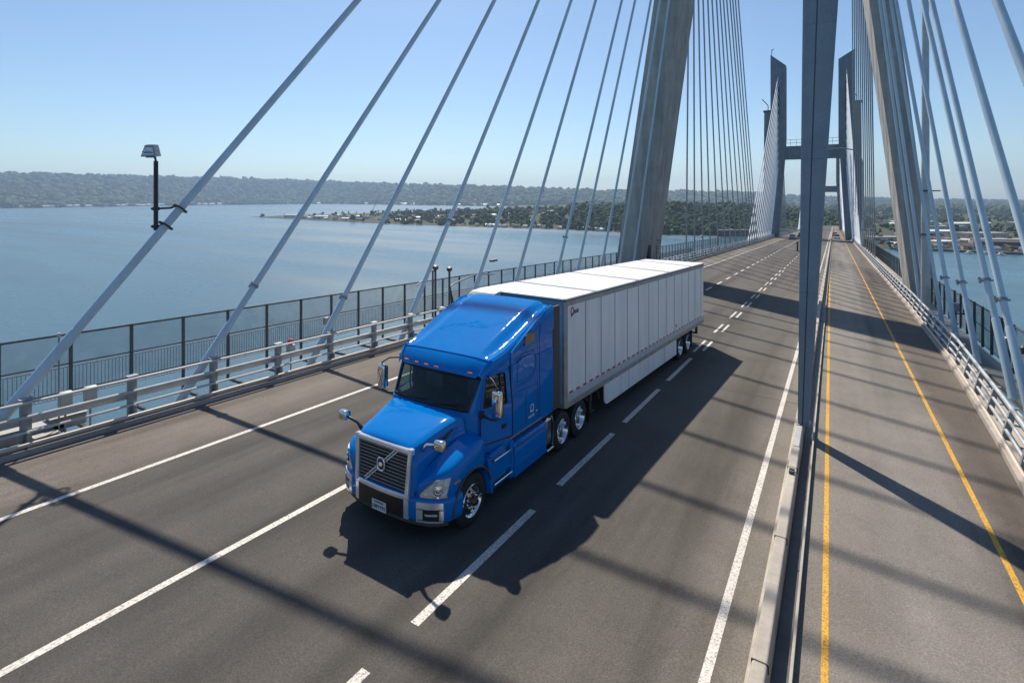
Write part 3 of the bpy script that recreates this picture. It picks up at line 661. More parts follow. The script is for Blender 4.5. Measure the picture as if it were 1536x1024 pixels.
# fenders with headlamps
def arch_h(v, r_=.63): 
    q = r_ * r_ - (v + 1.6) ** 2
    return .5 + math.sqrt(q) if q > 0 else .5
FP = [(.78, -2.60, 1.02), (.90, -2.58, 1.10), (1.06, -2.53, 1.19), (1.20, -2.455, 1.26), (1.31, -2.35, 1.31), (1.38, -2.22, 1.36), (1.405, -2.08, 1.41), (1.415, -1.93, 1.46), (1.42, -1.75, 1.51), (1.425, -1.55, 1.55), (1.425, -1.38, 1.57), (1.415, -1.24, 1.565), (1.36, -1.13, 1.54), (1.25, -1.05, 1.50)]
IN = [(.76, -2.52), (.80, -2.45), (.86, -2.36), (.90, -2.28), (.93, -2.20), (.95, -2.1), (.97, -1.98), (.99, -1.85), (1.01, -1.7), (1.03, -1.52), (1.04, -1.38), (1.05, -1.26), (1.06, -1.16), (1.08, -1.06)]
for a in (1, -1):
    mb = MB(); rings = []
    for (u, v, hf), (iu, iv) in zip(FP, IN):
        hb = .85 if v < -2.18 else max(arch_h(v), .85 if v < -2.1 else 0)
        di = Vector((iu - u, iv - v)); 
        r_ = [(u + .0, v, hb), (u + .012, v - .004, hb + (hf - hb) * .35), (u + .004, v, hb + (hf - hb) * .68)]
        for q, z in ((.03, hf - .06), (.10, hf - .012), (.25, hf + .02), (.55, hf + .05), (1.0, hf + .10)): r_.append((u + di.x * q, v + di.y * q, z))
        rings.append([(a * x, y, z) for x, y, z in r_])
    mb.loft(rings, False, False); fe = tb(mb, 'fender', M['blue'], smooth=50)
    mb = MB(); pts = []
    for k in range(15):
        th = math.pi * (1.02 - .93 * k / 14)
        pts.append((a * 1.428, -1.6 + .635 * math.cos(th), .5 + .635 * math.sin(th)))
    mb.tube(pts, .022, 6); tb(mb, 'arch_lip', M['extender'], fe)
    # headlamp: lens polygon lying just proud of the corner
    def fp(s, z, off):                               # point on the fender face, s along FP
        i = min(int(s), len(FP) - 2); t = s - i; u = FP[i][0] * (1 - t) + FP[i + 1][0] * t; v = FP[i][1] * (1 - t) + FP[i + 1][1] * t
        d = Vector((FP[i + 1][0] - FP[i][0], FP[i + 1][1] - FP[i][1])).normalized()
        return (a * (u + d.y * off), v - d.x * off, z)
    def patch(corners, off0, off1, n=7):            # corners: bl, br, tr, tl as (s, z)
        mb = MB(); rows = []
        (bl, br, tr_, tl_) = corners
        for k in range(n):
            q = k / (n - 1); lo = (bl[0] + (br[0] - bl[0]) * q, bl[1] + (br[1] - bl[1]) * q); hi = (tl_[0] + (tr_[0] - tl_[0]) * q, tl_[1] + (tr_[1] - tl_[1]) * q)
            rows.append([fp(*lo, off0), fp(*lo, off1), fp(*hi, off1), fp(*hi, off0)])
        mb.loft(rows); return mb
    hl = tb(patch([(1.15, .895), (4.15, .895), (4.75, 1.22), (2.75, 1.20)], -.03, .022), 'headlight', M['lens'], smooth=40)
    tb(patch([(1.05, .872), (4.2, .872), (4.25, .905), (1.15, .905)], -.02, .035), 'headlight_trim', M['chrome'], hl, 40)
    tb(patch([(.98, .905), (1.25, .905), (2.88, 1.215), (2.66, 1.215)], -.02, .034, 3), 'headlight_trim', M['chrome'], hl, 40)
    mb = MB(); cc = Vector(fp(3.15, 1.02, .0)); nn_ = (Vector(fp(3.15, 1.02, .1)) - cc).normalized()
    e1 = nn_.cross(Vector((0, 0, 1))).normalized(); e2 = e1.cross(nn_)
    mb.loft([[cc + nn_ * o + (e1 * math.cos(q) + e2 * math.sin(q)) * r_ for q in np.linspace(0, 2 * math.pi, 20, endpoint=False)] for o, r_ in ((.015, .10), (.045, .095), (.05, .075), (.03, .06), (.045, .02))]); tb(mb, 'reflector_bowl', M['chrome'], hl, 40)
    tb(patch([(5.3, 1.06), (6.3, 1.08), (6.3, 1.115), (5.3, 1.095)], -.02, .02, 3), 'side_marker', M['orange'], fe)
    mb = MB(); mb.box(a * .9 if a > 0 else -1.38, 1.38 if a > 0 else -.9, -2.2, -1.0, .92, 1.12) if False else mb.box(min(a * .7, a * .96), max(a * .7, a * .92), -2.08, -.98, .35, 1.36); tb(mb, 'wheel_well', M['soot'])
    wheel(tr, a * 1.26, -1.6, a, True)
# lower cab
def ring_plan(P, h): return [(-u, v, h) for u, v in reversed(P) if u > 0] + [(u, v, h) for u, v in P]
CABP = [(0, -1.40), (.95, -1.36), (1.05, -1.31), (1.13, -1.20), (1.175, -1.06), (1.41, -.14), (0, -.14)]
def cabring(h, s=1.0): 
    P = [(u * s, v) for u, v in CABP]; r_ = [(u, v, h) for u, v in P]; l_ = [(-u, v, h) for u, v in reversed(P[1:-1])]
    return r_ + l_
mb = MB(); mb.loft([cabring(1.10), cabring(1.3), cabring(1.7), cabring(2.06, .995)]); cab = tb(mb, 'cab', M['blue'], smooth=40)
mb = MB(); mb.loft([[(u * .95, v * .97 - .02, z) for u, v, z in cabring(h)] for h in (2.062, 2.075)]); tb(mb, 'dashboard', M['dash'], cab)
# cowl between hood and windscreen
mb = MB()
mb.loft([[(u * w, v - (.05 if h > 2.05 else .0) * (1 - u * u), h + .045 * (1 - u * u)) for u in np.linspace(-1, 1, 13)] for v, h, w in ((-1.375, 1.96, 1.0), (-1.31, 2.02, 1.04), (-1.25, 2.075, 1.08))], False, False); tb(mb, 'cowl', M['blue'], cab, 60)
# windscreen
def ws(u, t, off=0):                                 # u -1..1, t 0..1
    w = 1.04 + .10 * t; bow = .13 * (1 - u * u)
    return (u * w, -1.24 + .37 * t - bow - off, 2.09 + .60 * t + off * .6)
mb = MB(); mb.loft([[ws(u, t) for u in np.linspace(-1, 1, 17)] for t in np.linspace(0, 1, 6)], False, False); wsg = tb(mb, 'windscreen', M['glass'], smooth=60)
mb = MB(); mb.tube([ws(u, 0, .004) for u in np.linspace(-1, 1, 15)], .032, 6); mb.tube([ws(u, 1, .0) for u in np.linspace(-1, 1, 15)], .05, 6)
for u in (-1, 1): mb.tube([ws(u * .995, t, .002) for t in (0, .5, 1)], .026, 6)
tb(mb, 'windscreen_seal', M['black'], wsg)
for ua, ub in ((-.62, -.05), (.12, .72)):
    mb = MB(); mb.tube([ws(ua, -.02, .03), ws((ua + ub) / 2, .07, .035), ws(ub, .10, .03)], .014, 6); mb.tube([ws(ub - .52, .05, .02), ws(ub + .08, .13, .02)], .012, 5); tb(mb, 'wiper', M['black'], wsg)
for a in (-1, 1):
    # corner pillar, door, side glass (upper half leans inwards)
    def uu(v, z): return 1.41 - .235 * min(1, max(0, (-.15 - v) / .95)) - max(0, z - 2.04) * .10
    mb = MB()
    P0 = [(1.03, -1.235), (1.06, -1.27), (1.13, -1.20), (1.185, -1.04), (1.18, -.99), (1.05, -1.16)]; P1 = [(1.13, -.87), (1.15, -.89), (1.175, -.88), (1.19, -.84), (1.185, -.79), (1.13, -.80)]
    mb.loft([[(a * (p[0] * (1 - t) + q[0] * t), p[1] * (1 - t) + q[1] * t, 2.05 + .70 * t) for p, q in zip(P0, P1)] for t in (0, .5, 1)]); tb(mb, 'windscreen_pillar', M['blue'], cab, 50)
    def slab(mb, poly, e0, e1): mb.loft([[(a * (uu(v, z) + e), v, z) for v, z in poly] for e in (e0, e1)])
    mb = MB()
    slab(mb, [(-1.06, 1.33), (-.6, 1.31), (-.17, 1.30), (-.17, 2.04), (-.6, 2.066), (-1.03, 2.09), (-1.06, 2.0)], -.01, .031)
    slab(mb, [(-.29, 2.038), (-.17, 2.042), (-.17, 2.83), (-.29, 2.78)], -.02, .03)
    slab(mb, [(-.82, 2.76), (-.291, 2.70), (-.172, 2.832), (-.86, 2.86)], -.02, .029)
    slab(mb, [(-1.03, 2.092), (-.98, 2.087), (-.82, 2.758), (-.86, 2.76)], -.02, .028)
    dr = tb(mb, 'door', M['blue'], smooth=30, bevel=.010)
    mb = MB(); slab(mb, [(-.98, 2.085), (-.29, 2.04), (-.29, 2.70), (-.82, 2.76)], .0, .004); tb(mb, 'side_window', M['sideglass'], dr)
    mb = MB()
    W = [(-.98, 2.09), (-.30, 2.045), (-.30, 2.695), (-.82, 2.755)]
    mb.tube([(a * (uu(v, z) + .02), v, z) for v, z in W + W[:1]], .018, 5); mb.tube([(a * (uu(-.44, z) + .012), -.44, z) for z in (2.05, 2.70)], .02, 5); tb(mb, 'window_seal', M['black'], dr)
    mb = MB(); mb.box(min(a * 1.355, a * 1.40), max(a * 1.355, a * 1.40), -.47, -.31, 1.53, 1.62, .012); tb(mb, 'door_handle', M['black'], dr)
    mb = MB()
    for L in ([(-.155, 1.30), (-.155, 2.02), (-.155, 2.85)], [(-1.065, 1.33), (-1.06, 2.05)], [(-1.06, 1.325), (-.6, 1.305), (-.16, 1.295)]): mb.tube([(a * (uu(v, z) + .033), v, z) for v, z in L], .011, 5)
    tb(mb, 'door_gap', M['black'], dr)
    # main mirror on its two arms
    mb = MB(); mb.box(min(a * 1.52, a * 1.76), max(a * 1.52, a * 1.76), -1.15, -.985, 2.0, 2.58, .03); mm = tb(mb, 'door_mirror', M['chrome'], smooth=180, subd=2)
    mb = MB(); mb.box(min(a * 1.545, a * 1.735), max(a * 1.545, a * 1.735), -.989, -.975, 2.05, 2.53); tb(mb, 'mirror_glass', M['darkglass'], mm)
    mb = MB(); mb.tube([(a * 1.19, -.82, 2.76), (a * 1.48, -1.0, 2.74), (a * 1.64, -1.08, 2.62), (a * 1.64, -1.07, 2.54)], .018, 6); tb(mb, 'mirror_arm', M['black'], mm); mb = MB(); mb.tube([(a * 1.22, -1.02, 1.96), (a * 1.48, -1.08, 1.95), (a * 1.63, -1.08, 1.98), (a * 1.64, -1.06, 2.04)], .025, 6)
    mb.box(min(a * 1.19, a * 1.25), max(a * 1.19, a * 1.25), -1.08, -.94, 1.88, 2.06, .03); tb(mb, 'mirror_arm', M['black'], mm)
    # hood mirror
    mb = MB(); mb.box(min(a * 1.19, a * 1.43), max(a * 1.19, a * 1.43), -2.58, -2.41, 1.785, 2.0, .03); hm = tb(mb, 'hood_mirror', M['chrome'], smooth=180, subd=2)
    mb = MB(); mb.box(min(a * 1.215, a * 1.405), max(a * 1.215, a * 1.405), -2.415, -2.40, 1.82, 1.965); tb(mb, 'mirror_glass', M['darkglass'], hm)
    mb = MB(); mb.tube([(a * .82, -2.42, 1.66), (a * .95, -2.44, 1.80), (a * 1.22, -2.47, 1.87)], [.045, .032, .028], 8); tb(mb, 'mirror_arm', M['black'] if a < 0 else M['chrome'], hm, 60)
    # steps and fairing
    mb = MB(); mb.prism([(-1.02, .36), (-.08, .36), (-.08, 1.18), (-.30, 1.20), (-.95, 1.10), (-1.05, .8)], 'x', a * 1.0, a * 1.36)
    mb.prism([(-1.08, 1.09), (-.98, .36), (-.90, .36), (-.93, 1.10)], 'x', a * 1.30, a * 1.43); mb.prism([(-.22, .36), (-.07, .36), (-.07, 1.16), (-.22, 1.16)], 'x', a * 1.30, a * 1.43)
    mb.box(min(a * 1.30, a * 1.425), max(a * 1.30, a * 1.425), -.92, -.225, .62, .98); st_ = tb(mb, 'step_panel', M['blue'], smooth=30, bevel=.015)
    for h in (1.0, .50):
        mb = MB(); mb.box(min(a * 1.25, a * 1.46), max(a * 1.25, a * 1.46), -.91, -.23, h, h + .04); tb(mb, 'step', M['alu'], st_)
        mb = MB(); mb.tube([(a * 1.465, -.92, h + .03), (a * 1.465, -.22, h + .03)], .016, 6); tb(mb, 'step_edge', M['chrome'], st_)
    mb = MB(); mb.box(min(a * 1.2, a * 1.30), max(a * 1.2, a * 1.30), -.88, -.26, 1.04, 1.12); tb(mb, 'step_recess', M['black'], st_)
    mb = MB(); mb.prism([(a * 1.43, .30), (a * 1.44, .34), (a * 1.44, .98), (a * 1.40, 1.06), (a * 1.22, 1.12), (a * 1.0, 1.12), (a * 1.0, .30)], 'y', -.05, 1.46); fa = tb(mb, 'side_fairing', M['blue'], smooth=30, bevel=.012)
    mb = MB(); mb.tube([(a * 1.442, -.04, .985), (a * 1.442, 1.45, .985)], .008, 5); tb(mb, 'fairing_seam', M['black'], fa)
    mb = MB(); mb.box(min(a * .9, a * 1.34), max(a * .9, a * 1.34), -.2, 1.9, 1.10, 1.25); tb(mb, 'fairing_gap', M['soot'])
    mb = MB(); mb.box(min(a * 1.05, a * 1.42), max(a * 1.05, a * 1.42), 1.48, 1.80, .42, 1.10, .05); mb.box(min(a * 1.05, a * 1.46), max(a * 1.05, a * 1.46), 1.49, 1.86, .27, .34, .015)
    mb.tube([(a * 1.40, 1.86, .35), (a * 1.40, 1.90, .9), (a * 1.38, 1.8, 1.1)], .03, 6); tb(mb, 'battery_box', M['alu'], smooth=40, bevel=.01)

# visor and roof fairing, one continuous hood over cab and sleeper
RS = [  # v, centre h, crease u, shoulder u, shoulder h, bottom h
    (-1.02, 2.735, .80, 1.19, 2.725, 2.69), (-1.0, 2.79, .85, 1.215, 2.77, 2.70), (-.93, 2.90, .92, 1.25, 2.87, 2.71), (-.83, 3.00, .97, 1.285, 2.97, 2.72), (-.74, 3.065, 1.0, 1.305, 3.02, 2.735), (-.69, 3.085, 1.0, 1.31, 3.03, 2.74),
    (-.60, 3.125, .98, 1.325, 3.045, 2.76), (-.3, 3.24, .96, 1.36, 3.12, 2.80), (.2, 3.43, .97, 1.39, 3.29, 2.9), (.7, 3.618, .99, 1.41, 3.49, 3.1), (1.1, 3.768, 1.02, 1.42, 3.65, 3.25), (1.4, 3.88, 1.04, 1.425, 3.775, 3.3), (1.60, 3.95, 1.06, 1.43, 3.85, 3.3), (1.86, 3.985, 1.08, 1.43, 3.88, 3.3)]
mb = MB(); rings = []
for v, hc, uc, us, hs, hb in RS:
    st = .0 if v < -.65 else min(.045, (v + .65) * .2)
    fwd = max(0., (-.55 - v)) * .28
    def bow(u): return v + (u / 1.3) ** 2 * fwd * .9 - fwd * .35
    dz = hc - hs
    half = [(0, hc), (uc * .5, hc - .004), (uc * .85, hc - .012), (uc * .97, hc - .02), (uc + .04, hc - .03 - st), ((uc + us) / 2 + .04, hc - .03 - st - (dz) * .30), (us - .09, hs + .035), (us - .03, hs + .0), (us, hs - .07), (us + .006, (hs + hb) / 2), (us + .006, hb)]
    rings.append([(-u, bow(u), z) for u, z in reversed(half[1:])] + [(u, bow(u), z) for u, z in half])
mb.loft(rings, False, False)
roof = tb(mb, 'roof_fairing', M['blue'], smooth=34)
mb = MB(); mb.loft([[(x, y, z) for x, y, z in [(-u, rings[5][0][1], 0) for u in (0,)]] * 2], False, False) if False else None
mb = MB(); mb.tube([(x, y - .004, z + .004) for x, y, z in rings[4][3:-3]], .009, 5); tb(mb, 'visor_lip', M['blue'], roof)
mb = MB(); mb.box(-1.15, 1.15, -.92, -.26, 2.70, 2.72); mb.box(-1.28, 1.28, -.60, -.17, 2.83, 2.86); tb(mb, 'headliner', M['dash'], roof)
for u in (-.60, -.30, .0, .88, -.95):
    v = -1.0 + (u / 1.3) ** 2 * .12; mb = MB(); mb.box(u - .06, u + .06, v - .050, v + .02, 2.765, 2.80, .006); tb(mb, 'marker_lamp', M['orange'], roof)
# sleeper
mb = MB()
mb.loft([[(u * k, v, h) for u, v in ((1.30, -.15), (1.40, -.135), (1.43, -.10), (1.43, 1.80), (1.42, 1.86), (-1.42, 1.86), (-1.43, 1.80), (-1.43, -.10), (-1.40, -.135), (-1.30, -.15))] for h, k in ((1.2, .99), (1.3, 1.0), (2.1, 1.002), (2.84, 1.0))])
sl = tb(mb, 'sleeper', M['blue'], smooth=40)
mb = MB(); mb.prism([(-.145, 2.84), (1.86, 2.84), (1.86, 3.86), (1.1, 3.68), (.2, 3.28), (-.145, 3.12)], 'x', -1.405, 1.405); tb(mb, 'sleeper_top', M['blue'], sl)
mb = MB(); mb.box(-1.38, 1.38, -.175, -.155, 1.9, 2.86); tb(mb, 'rear_bulkhead', M['dash'], sl)
for a in (-1, 1):
    mb = MB(); mb.prism([(.40, 3.16), (.86, 3.20), (.90, 3.44), (.66, 3.46), (.44, 3.38)], 'x', a * 1.40, a * 1.436); tb(mb, 'sleeper_window', M['darkglass'], sl)
    mb = MB()
    def pl(pts, r_=.007): mb.tube([(a * 1.434, *p) for p in pts], r_, 5)
    pl([(1.12, 1.28), (1.12, 3.3), (1.16, 3.55)]); pl([(-.06, 2.2), (.45, 2.17), (1.02, 2.13)]); pl([(.45, 1.36), (.45, 1.98), (.52, 2.07)]); pl([(1.02, 1.32), (1.02, 2.2)])
    pl([(.0, 2.32), (.5, 2.33), (.8, 2.42), (.92, 2.6), (.92, 2.86), (.8, 3.0), (.3, 3.0), (-.02, 2.92)]); tb(mb, 'panel_gap', M['ink'], sl)
    mb = MB(); mb.prism([(.06, 2.40), (.5, 2.41), (.76, 2.48), (.85, 2.63), (.85, 2.82), (.74, 2.92), (.3, 2.93), (.06, 2.85)], 'x', a * 1.40, a * 1.45); tb(mb, 'side_bulge', M['blue'], sl, 30, .02)
    mb = MB(); mb.tube([(a * 1.436, -.24, 1.255), (a * 1.436, 1.2, 1.255)], .010, 5); tb(mb, 'pinstripe', M['gold'], sl)
    mb = MB(); mb.loft([[(a * (1.425 + o), v, z + k) for o, k in ((0, -.05), (.03, 0), (.035, .03), (0, .06))] for v, z, o in ((-.86, 2.98, 0), (-.3, 3.10, 0), (.3, 3.36, 0), (.9, 3.52, 0))] if False else [[(a * (b_ + o), v, z + k) for o, k in ((-.03, -.06), (.022, -.01), (.024, .02), (-.03, .05))] for v, z, b_ in ((-.84, 2.80, 1.29), (-.3, 2.98, 1.37), (.3, 3.2, 1.40), (.7, 3.40, 1.415), (1.1, 3.5, 1.42))]); tb(mb, 'side_strake', M['blue'], sl, 50)
    mb = MB(); mb.box(min(a * 1.36, a * 1.42), max(a * 1.36, a * 1.42), 1.87, 2.24, 1.2, 3.86, .01); tb(mb, 'side_extender', M['extender'])
# small emblem and lettering on the sleeper's right side
SIDE = Matrix.Rotation(R(90), 4, 'Z') @ Matrix.Rotation(R(90), 4, 'X')
mb = MB(); ring2 = [(.075 * math.copysign(abs(math.cos(q)) ** .6, math.cos(q)), .085 * math.copysign(abs(math.sin(q)) ** .6, math.sin(q))) for q in np.linspace(0, 2 * math.pi, 24, endpoint=False)]
mb.loft([[(1.4345 + e, .74 + x * f, 1.64 + z * f) for x, z in ring2] for f, e in ((1, 0), (1, .004), (.74, .004), (.74, 0))], True, False); tb(mb, 'badge_ring', M['whiteink'], sl)
mb = MB(); mb.box(1.434, 1.4385,   .66, .82, 1.545, 1.558); tb(mb, 'badge_bar', M['whiteink'], sl)
lettering('badge_lettering', 'VOLVO', .085, M['whiteink'], sl, Matrix.Translation((1.436, .70, 1.45 - S * .7)) @ SIDE)
lettering('badge_number', '760', .06, M['whiteink'], sl, Matrix.Translation((1.436, .97, 1.50 - S * .97)) @ SIDE)
# chassis
mb = MB()
for a in (-.45, .45): mb.box(a - .05, a + .05, -1.4, 4.3, .62, .88)
for v in (2.4, 3.5): mb.box(-1.2, 1.2, v - .08, v + .08, .42, .58)
mb.box(-1.2, 1.2, -1.68, -1.52, .42, .56); mb.box(-.55, .55, 2.3, 3.5, .90, 1.0); mb.box(-1.3, 1.3, -1.0, 1.8, .5, 1.0); tb(mb, 'chassis', M['soot'])
for v in (2.42, 3.52):
    for a in (-1, 1): wheel(tr, a * 1.27, v, a, False, dual=True)
for a in (-1, 1):
    mb = MB(); mb.box(min(a * .95, a * 1.42), max(a * .95, a * 1.42), 4.12, 4.14, .18, .82); tb(mb, 'mud_flap', M['black'])
    mb = MB(); mb.tube([(a * .6, 4.05, .85), (a * 1.3, 4.08, .88), (a * 1.4, 4.1, .80)], .02, 6); tb(mb, 'flap_hanger', M['darksteel'])
# seats and steering wheel
for a in (-1, 1):
    mb = MB(); mb.box(a * .62 - .25, a * .62 + .25, -.42, -.26, 2.0, 2.50, .05); mb.box(a * .62 - .13, a * .62 + .13, -.40, -.28, 2.51, 2.66, .04); tb(mb, 'seat', M['cloth'], cab, 50)
mb = MB(); cw = Vector((.62, -.98, 2.14)); mb.tube([cw + Vector((.20 * math.cos(q), -.12 * math.sin(q), .14 * math.sin(q))) for q in np.linspace(0, 2 * math.pi, 25)], .016, 6); mb.tube([cw + Vector((-.2, 0, 0)), cw + Vector((.2, 0, 0))], .02, 5); tb(mb, 'steering_wheel', M['black'], cab)

# ------------------------------------------------------------------ trailer
tl = thing('box_trailer', 'long white ribbed box trailer coupled behind the blue tractor', 'trailer', B(-7.589, 12.639), -.04)
def tt(mb, name, m, parent=None, smooth=35, bevel=0.): return mb.shear().build(name, m, parent or tl, False, smooth, bevel)
HW, TL = 1.47, 14.5
c_ = .09
def plan(h, k=0.): return [(-HW + c_ - k, 0 - k, h), (HW - c_ + k, 0 - k, h), (HW + k, c_ - k, h), (HW + k, TL + k, h), (-HW - k, TL + k, h), (-HW - k, c_ - k, h)]
mb = MB(); n_ = 12
mb.loft([plan(1.16), plan(3.92)]); 
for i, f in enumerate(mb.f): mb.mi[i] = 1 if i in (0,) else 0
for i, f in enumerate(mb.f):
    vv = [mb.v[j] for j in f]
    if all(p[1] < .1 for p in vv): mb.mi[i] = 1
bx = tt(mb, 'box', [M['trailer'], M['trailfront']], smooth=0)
mb = MB(); mb.loft([plan(3.921, .012), plan(3.965, .012), plan(3.975, -.02)]); tt(mb, 'roof', M['roofwhite'], bx, 20)
mb = MB(); mb.loft([plan(3.895, .022), plan(3.918, .022)]); tt(mb, 'roof_edge', M['soot'], bx, 0)
mb = MB(); mb.loft([plan(3.76, .012), plan(3.893, .014)]); tt(mb, 'top_rail', M['railgrey'], bx, 0)
mb = MB(); mb.loft([plan(1.02, .012), plan(1.17, .012)]); tt(mb, 'bottom_rail', M['railgrey'], bx, 0)
mb = MB(); mb.loft([plan(1.172, .010), plan(1.36, .010)]); tt(mb, 'base_panel', M['trailfront'], bx, 0)
mb = MB()
for a in (-1, 1): mb.box(min(a * (HW - c_), a * (HW + .018)), max(a * (HW - c_), a * (HW + .018)), -.018, .17, 1.03, 3.894, .03)
tt(mb, 'corner_post', M['railgrey'], bx, 30)
mb = MB(); mb.box(-1.36, 1.36, -.022, 0, 3.55, 3.75); tt(mb, 'front_header', M['trailfront'], bx)
mb = MB()
for k in range(34): mb.box(1.36, 1.372, -.022, -.012, 1.3 + .075 * k, 1.32 + .075 * k)
for k in range(34): mb.box(-1.34 + .08 * k, -1.325 + .08 * k, -.026, -.018, 3.70, 3.715)
tt(mb, 'rivets', M['seam'], bx)
sm = MB(); xs = [.19 + 1.062 * k for k in range(1, 14)]
for a in (-1, 1):
    for v in xs: sm.box(min(a * (HW - .01), a * (HW + .006)), max(a * (HW - .01), a * (HW + .006)), v - .016, v + .016, 1.362, 3.758)
tt(sm, 'panel_seams', M['seam'], bx, 0)
for a in (-1, 1):
    mr_, mw = MB(), MB()
    for k in range(33):
        v = .24 + .42 * k
        if v + .3 < TL: (mr_).box(min(a * HW, a * (HW + .014)), max(a * HW, a * (HW + .014)), v, v + .20, 1.375, 1.425); mw.box(min(a * HW, a * (HW + .0135)), max(a * HW, a * (HW + .0135)), v + .21, v + .40, 1.375, 1.425)
    tt(mr_, 'red_reflectors', M['red'], bx, 0); tt(mw, 'white_reflectors', M['tape'], bx, 0)
mb = MB()
for v in (5.5, 9.0): mb.box(HW, HW + .03, v, v + .12, 1.08, 1.13)
tt(mb, 'side_marker', M['orange'], bx)
# logo
lettering('logo_lettering', 'asis', .20, M['ink'], bx, Matrix.Translation((HW + .008, .665, 3.575 - S * .7)) @ SIDE @ Matrix.Shear('XY', 4, (.25, 0)))
def arcmesh(c, r0, r1, a0, a1, n=16, sx=.8):
    mb = MB(); mb.loft([[(HW + e, c[0] + r_ * sx * math.cos(q), c[1] + r_ * math.sin(q)) for r_, e in ((r0, .002), (r0, .012), (r1, .012), (r1, .002))] for q in np.linspace(a0, a1, n)]); return mb
tt(arcmesh((.42, 3.585), .085, .12, R(-20), R(190)), 'logo_arc', M['red'], bx); tt(arcmesh((.42, 3.585), .085, .115, R(192), R(335)), 'logo_arc', M['ink'], bx)
mb = MB(); mb.prism([(.34, 3.44), (.385, 3.445), (.44, 3.52), (.40, 3.53)], 'x', HW + .002, HW + .012); tt(mb, 'logo_tail', M['ink'], bx)
# placards, scuffs of hardware low on the side
for v, z, w_, h_, m_ in ((1.45, 1.50, .16, .10, 'tape'), (9.9, 1.52, .14, .14, 'orange'), (13.2, 1.60, .22, .14, 'tape')):
    mb = MB(); mb.box(HW + .001, HW + .008, v, v + w_, z, z + h_); tt(mb, 'placard', M[m_], bx)
mb = MB()
for k in range(58): mb.box(HW + .012, HW + .020, .3 + .245 * k, .318 + .245 * k, 3.80, 3.818); mb.box(HW + .012, HW + .020, .3 + .245 * k, .318 + .245 * k, 1.08, 1.098)
tt(mb, 'rail_rivets', M['seam'], bx)
# front face fittings, cap
mb = MB(); mb.box(1.02, 1.16, -.05, -.005, 1.50, 1.58, .01); mb.box(1.22, 1.30, -.04, -.005, 1.5, 1.58, .01); mb.box(1.06, 1.26, -.06, -.005, 1.20, 1.42, .03); tt(mb, 'service_plugs', M['blacksteel'], bx, 30)
mb = MB(); rr_ = []
for u, k in ((-2.0, .10), (-1.93, .03), (-1.7, 0), (-1.2, 0), (-.9, .01)): rr_.append([(u, v, z - k) for v, z in ((-.32, 3.62), (-.32, 3.83), (-.27, 3.91), (-.10, 3.955), (.6, 3.96), (.6, 3.62))])
rr_ = [[(max(u, -1.62), v, z) for u, v, z in r_] for r_ in rr_]
mb = MB(); mb.loft([[(u, v, z - k) for v, z in ((-.36 + k, 3.66 + 2 * k), (-.36 + k, 3.86), (-.30 + k, 3.93), (-.10, 3.965), (.55, 3.978), (.55, 3.66 + 2 * k))] for u, k in ((-1.60, .12), (-1.55, .04), (-1.42, 0), (-.95, 0), (-.62, 0))]); tt(mb, 'front_cap', M['roofwhite'], bx, 30)
# underside
mb = MB()
for u in (-.5, .5): mb.box(u - .05, u + .05, .6, TL - .1, .88, 1.02)
for k in range(20): mb.box(-1.4, 1.4, .6 + .7 * k, .66 + .7 * k, .95, 1.02)
mb.box(-1.1, 1.1, 9.9, 12.9, .72, .9)
for v in (10.75, 11.95): mb.box(-1.2, 1.2, v - .07, v + .07, .42, .56)
tt(mb, 'chassis', M['soot'])
for a in (-1, 1):
    mb = MB(); mb.prism([(2.60, 1.02), (2.60, .56), (2.66, .42), (2.80, .36), (10.05, .36), (10.05, 1.02)], 'x', a * 1.42, a * 1.455); sk = tt(mb, 'side_skirt', M['trailer'], None, 20)
    mb = MB()
    for v in (4.6, 6.6, 8.4): mb.box(min(a * 1.455, a * 1.459), max(a * 1.455, a * 1.459), v, v + .012, .37, 1.0)
    tt(mb, 'skirt_seam', M['seam'], sk)
    mb = MB(); mb.box(a * 1.15 - .06, a * 1.15 + .06, 2.1, 2.22, .55, 1.02); mb.box(a * 1.15 - .045, a * 1.15 + .045, 2.115, 2.205, .30, .56); mb.box(a * 1.15 - .11, a * 1.15 + .11, 2.02, 2.30, .26, .30)
    mb.tube([(a * 1.15, 2.16, .62), (a * .7, 2.9, .95)], .03, 6); mb.tube([(a * 1.15, 2.16, .62), (-a * .2, 2.16, .9)], .025, 6)
    if a > 0: mb.tube([(1.2, 2.3, .85), (1.36, 2.36, .85), (1.36, 2.4, .6)], .02, 6)
    tt(mb, 'landing_leg', M['darksteel'])
    for v in (10.75, 11.95): wheel(tl, a * 1.28, v, a, False, dual=True)
    mb = MB(); mb.box(min(a * .95, a * 1.42), max(a * .95, a * 1.42), 12.62, 12.64, .16, .95); tt(mb, 'mud_flap', M['black'])
mb = MB(); mb.box(-1.2, 1.2, TL - .12, TL - .02, .42, .52)
for a in (-.75, .75): mb.box(a - .05, a + .05, TL - .12, TL - .03, .521, 1.02)
for a in (-1.15, 1.15): mb.box(a - .05, a + .05, TL - .12, TL - .03, .521, 1.02)
tt(mb, 'rear_guard', M['blacksteel'])

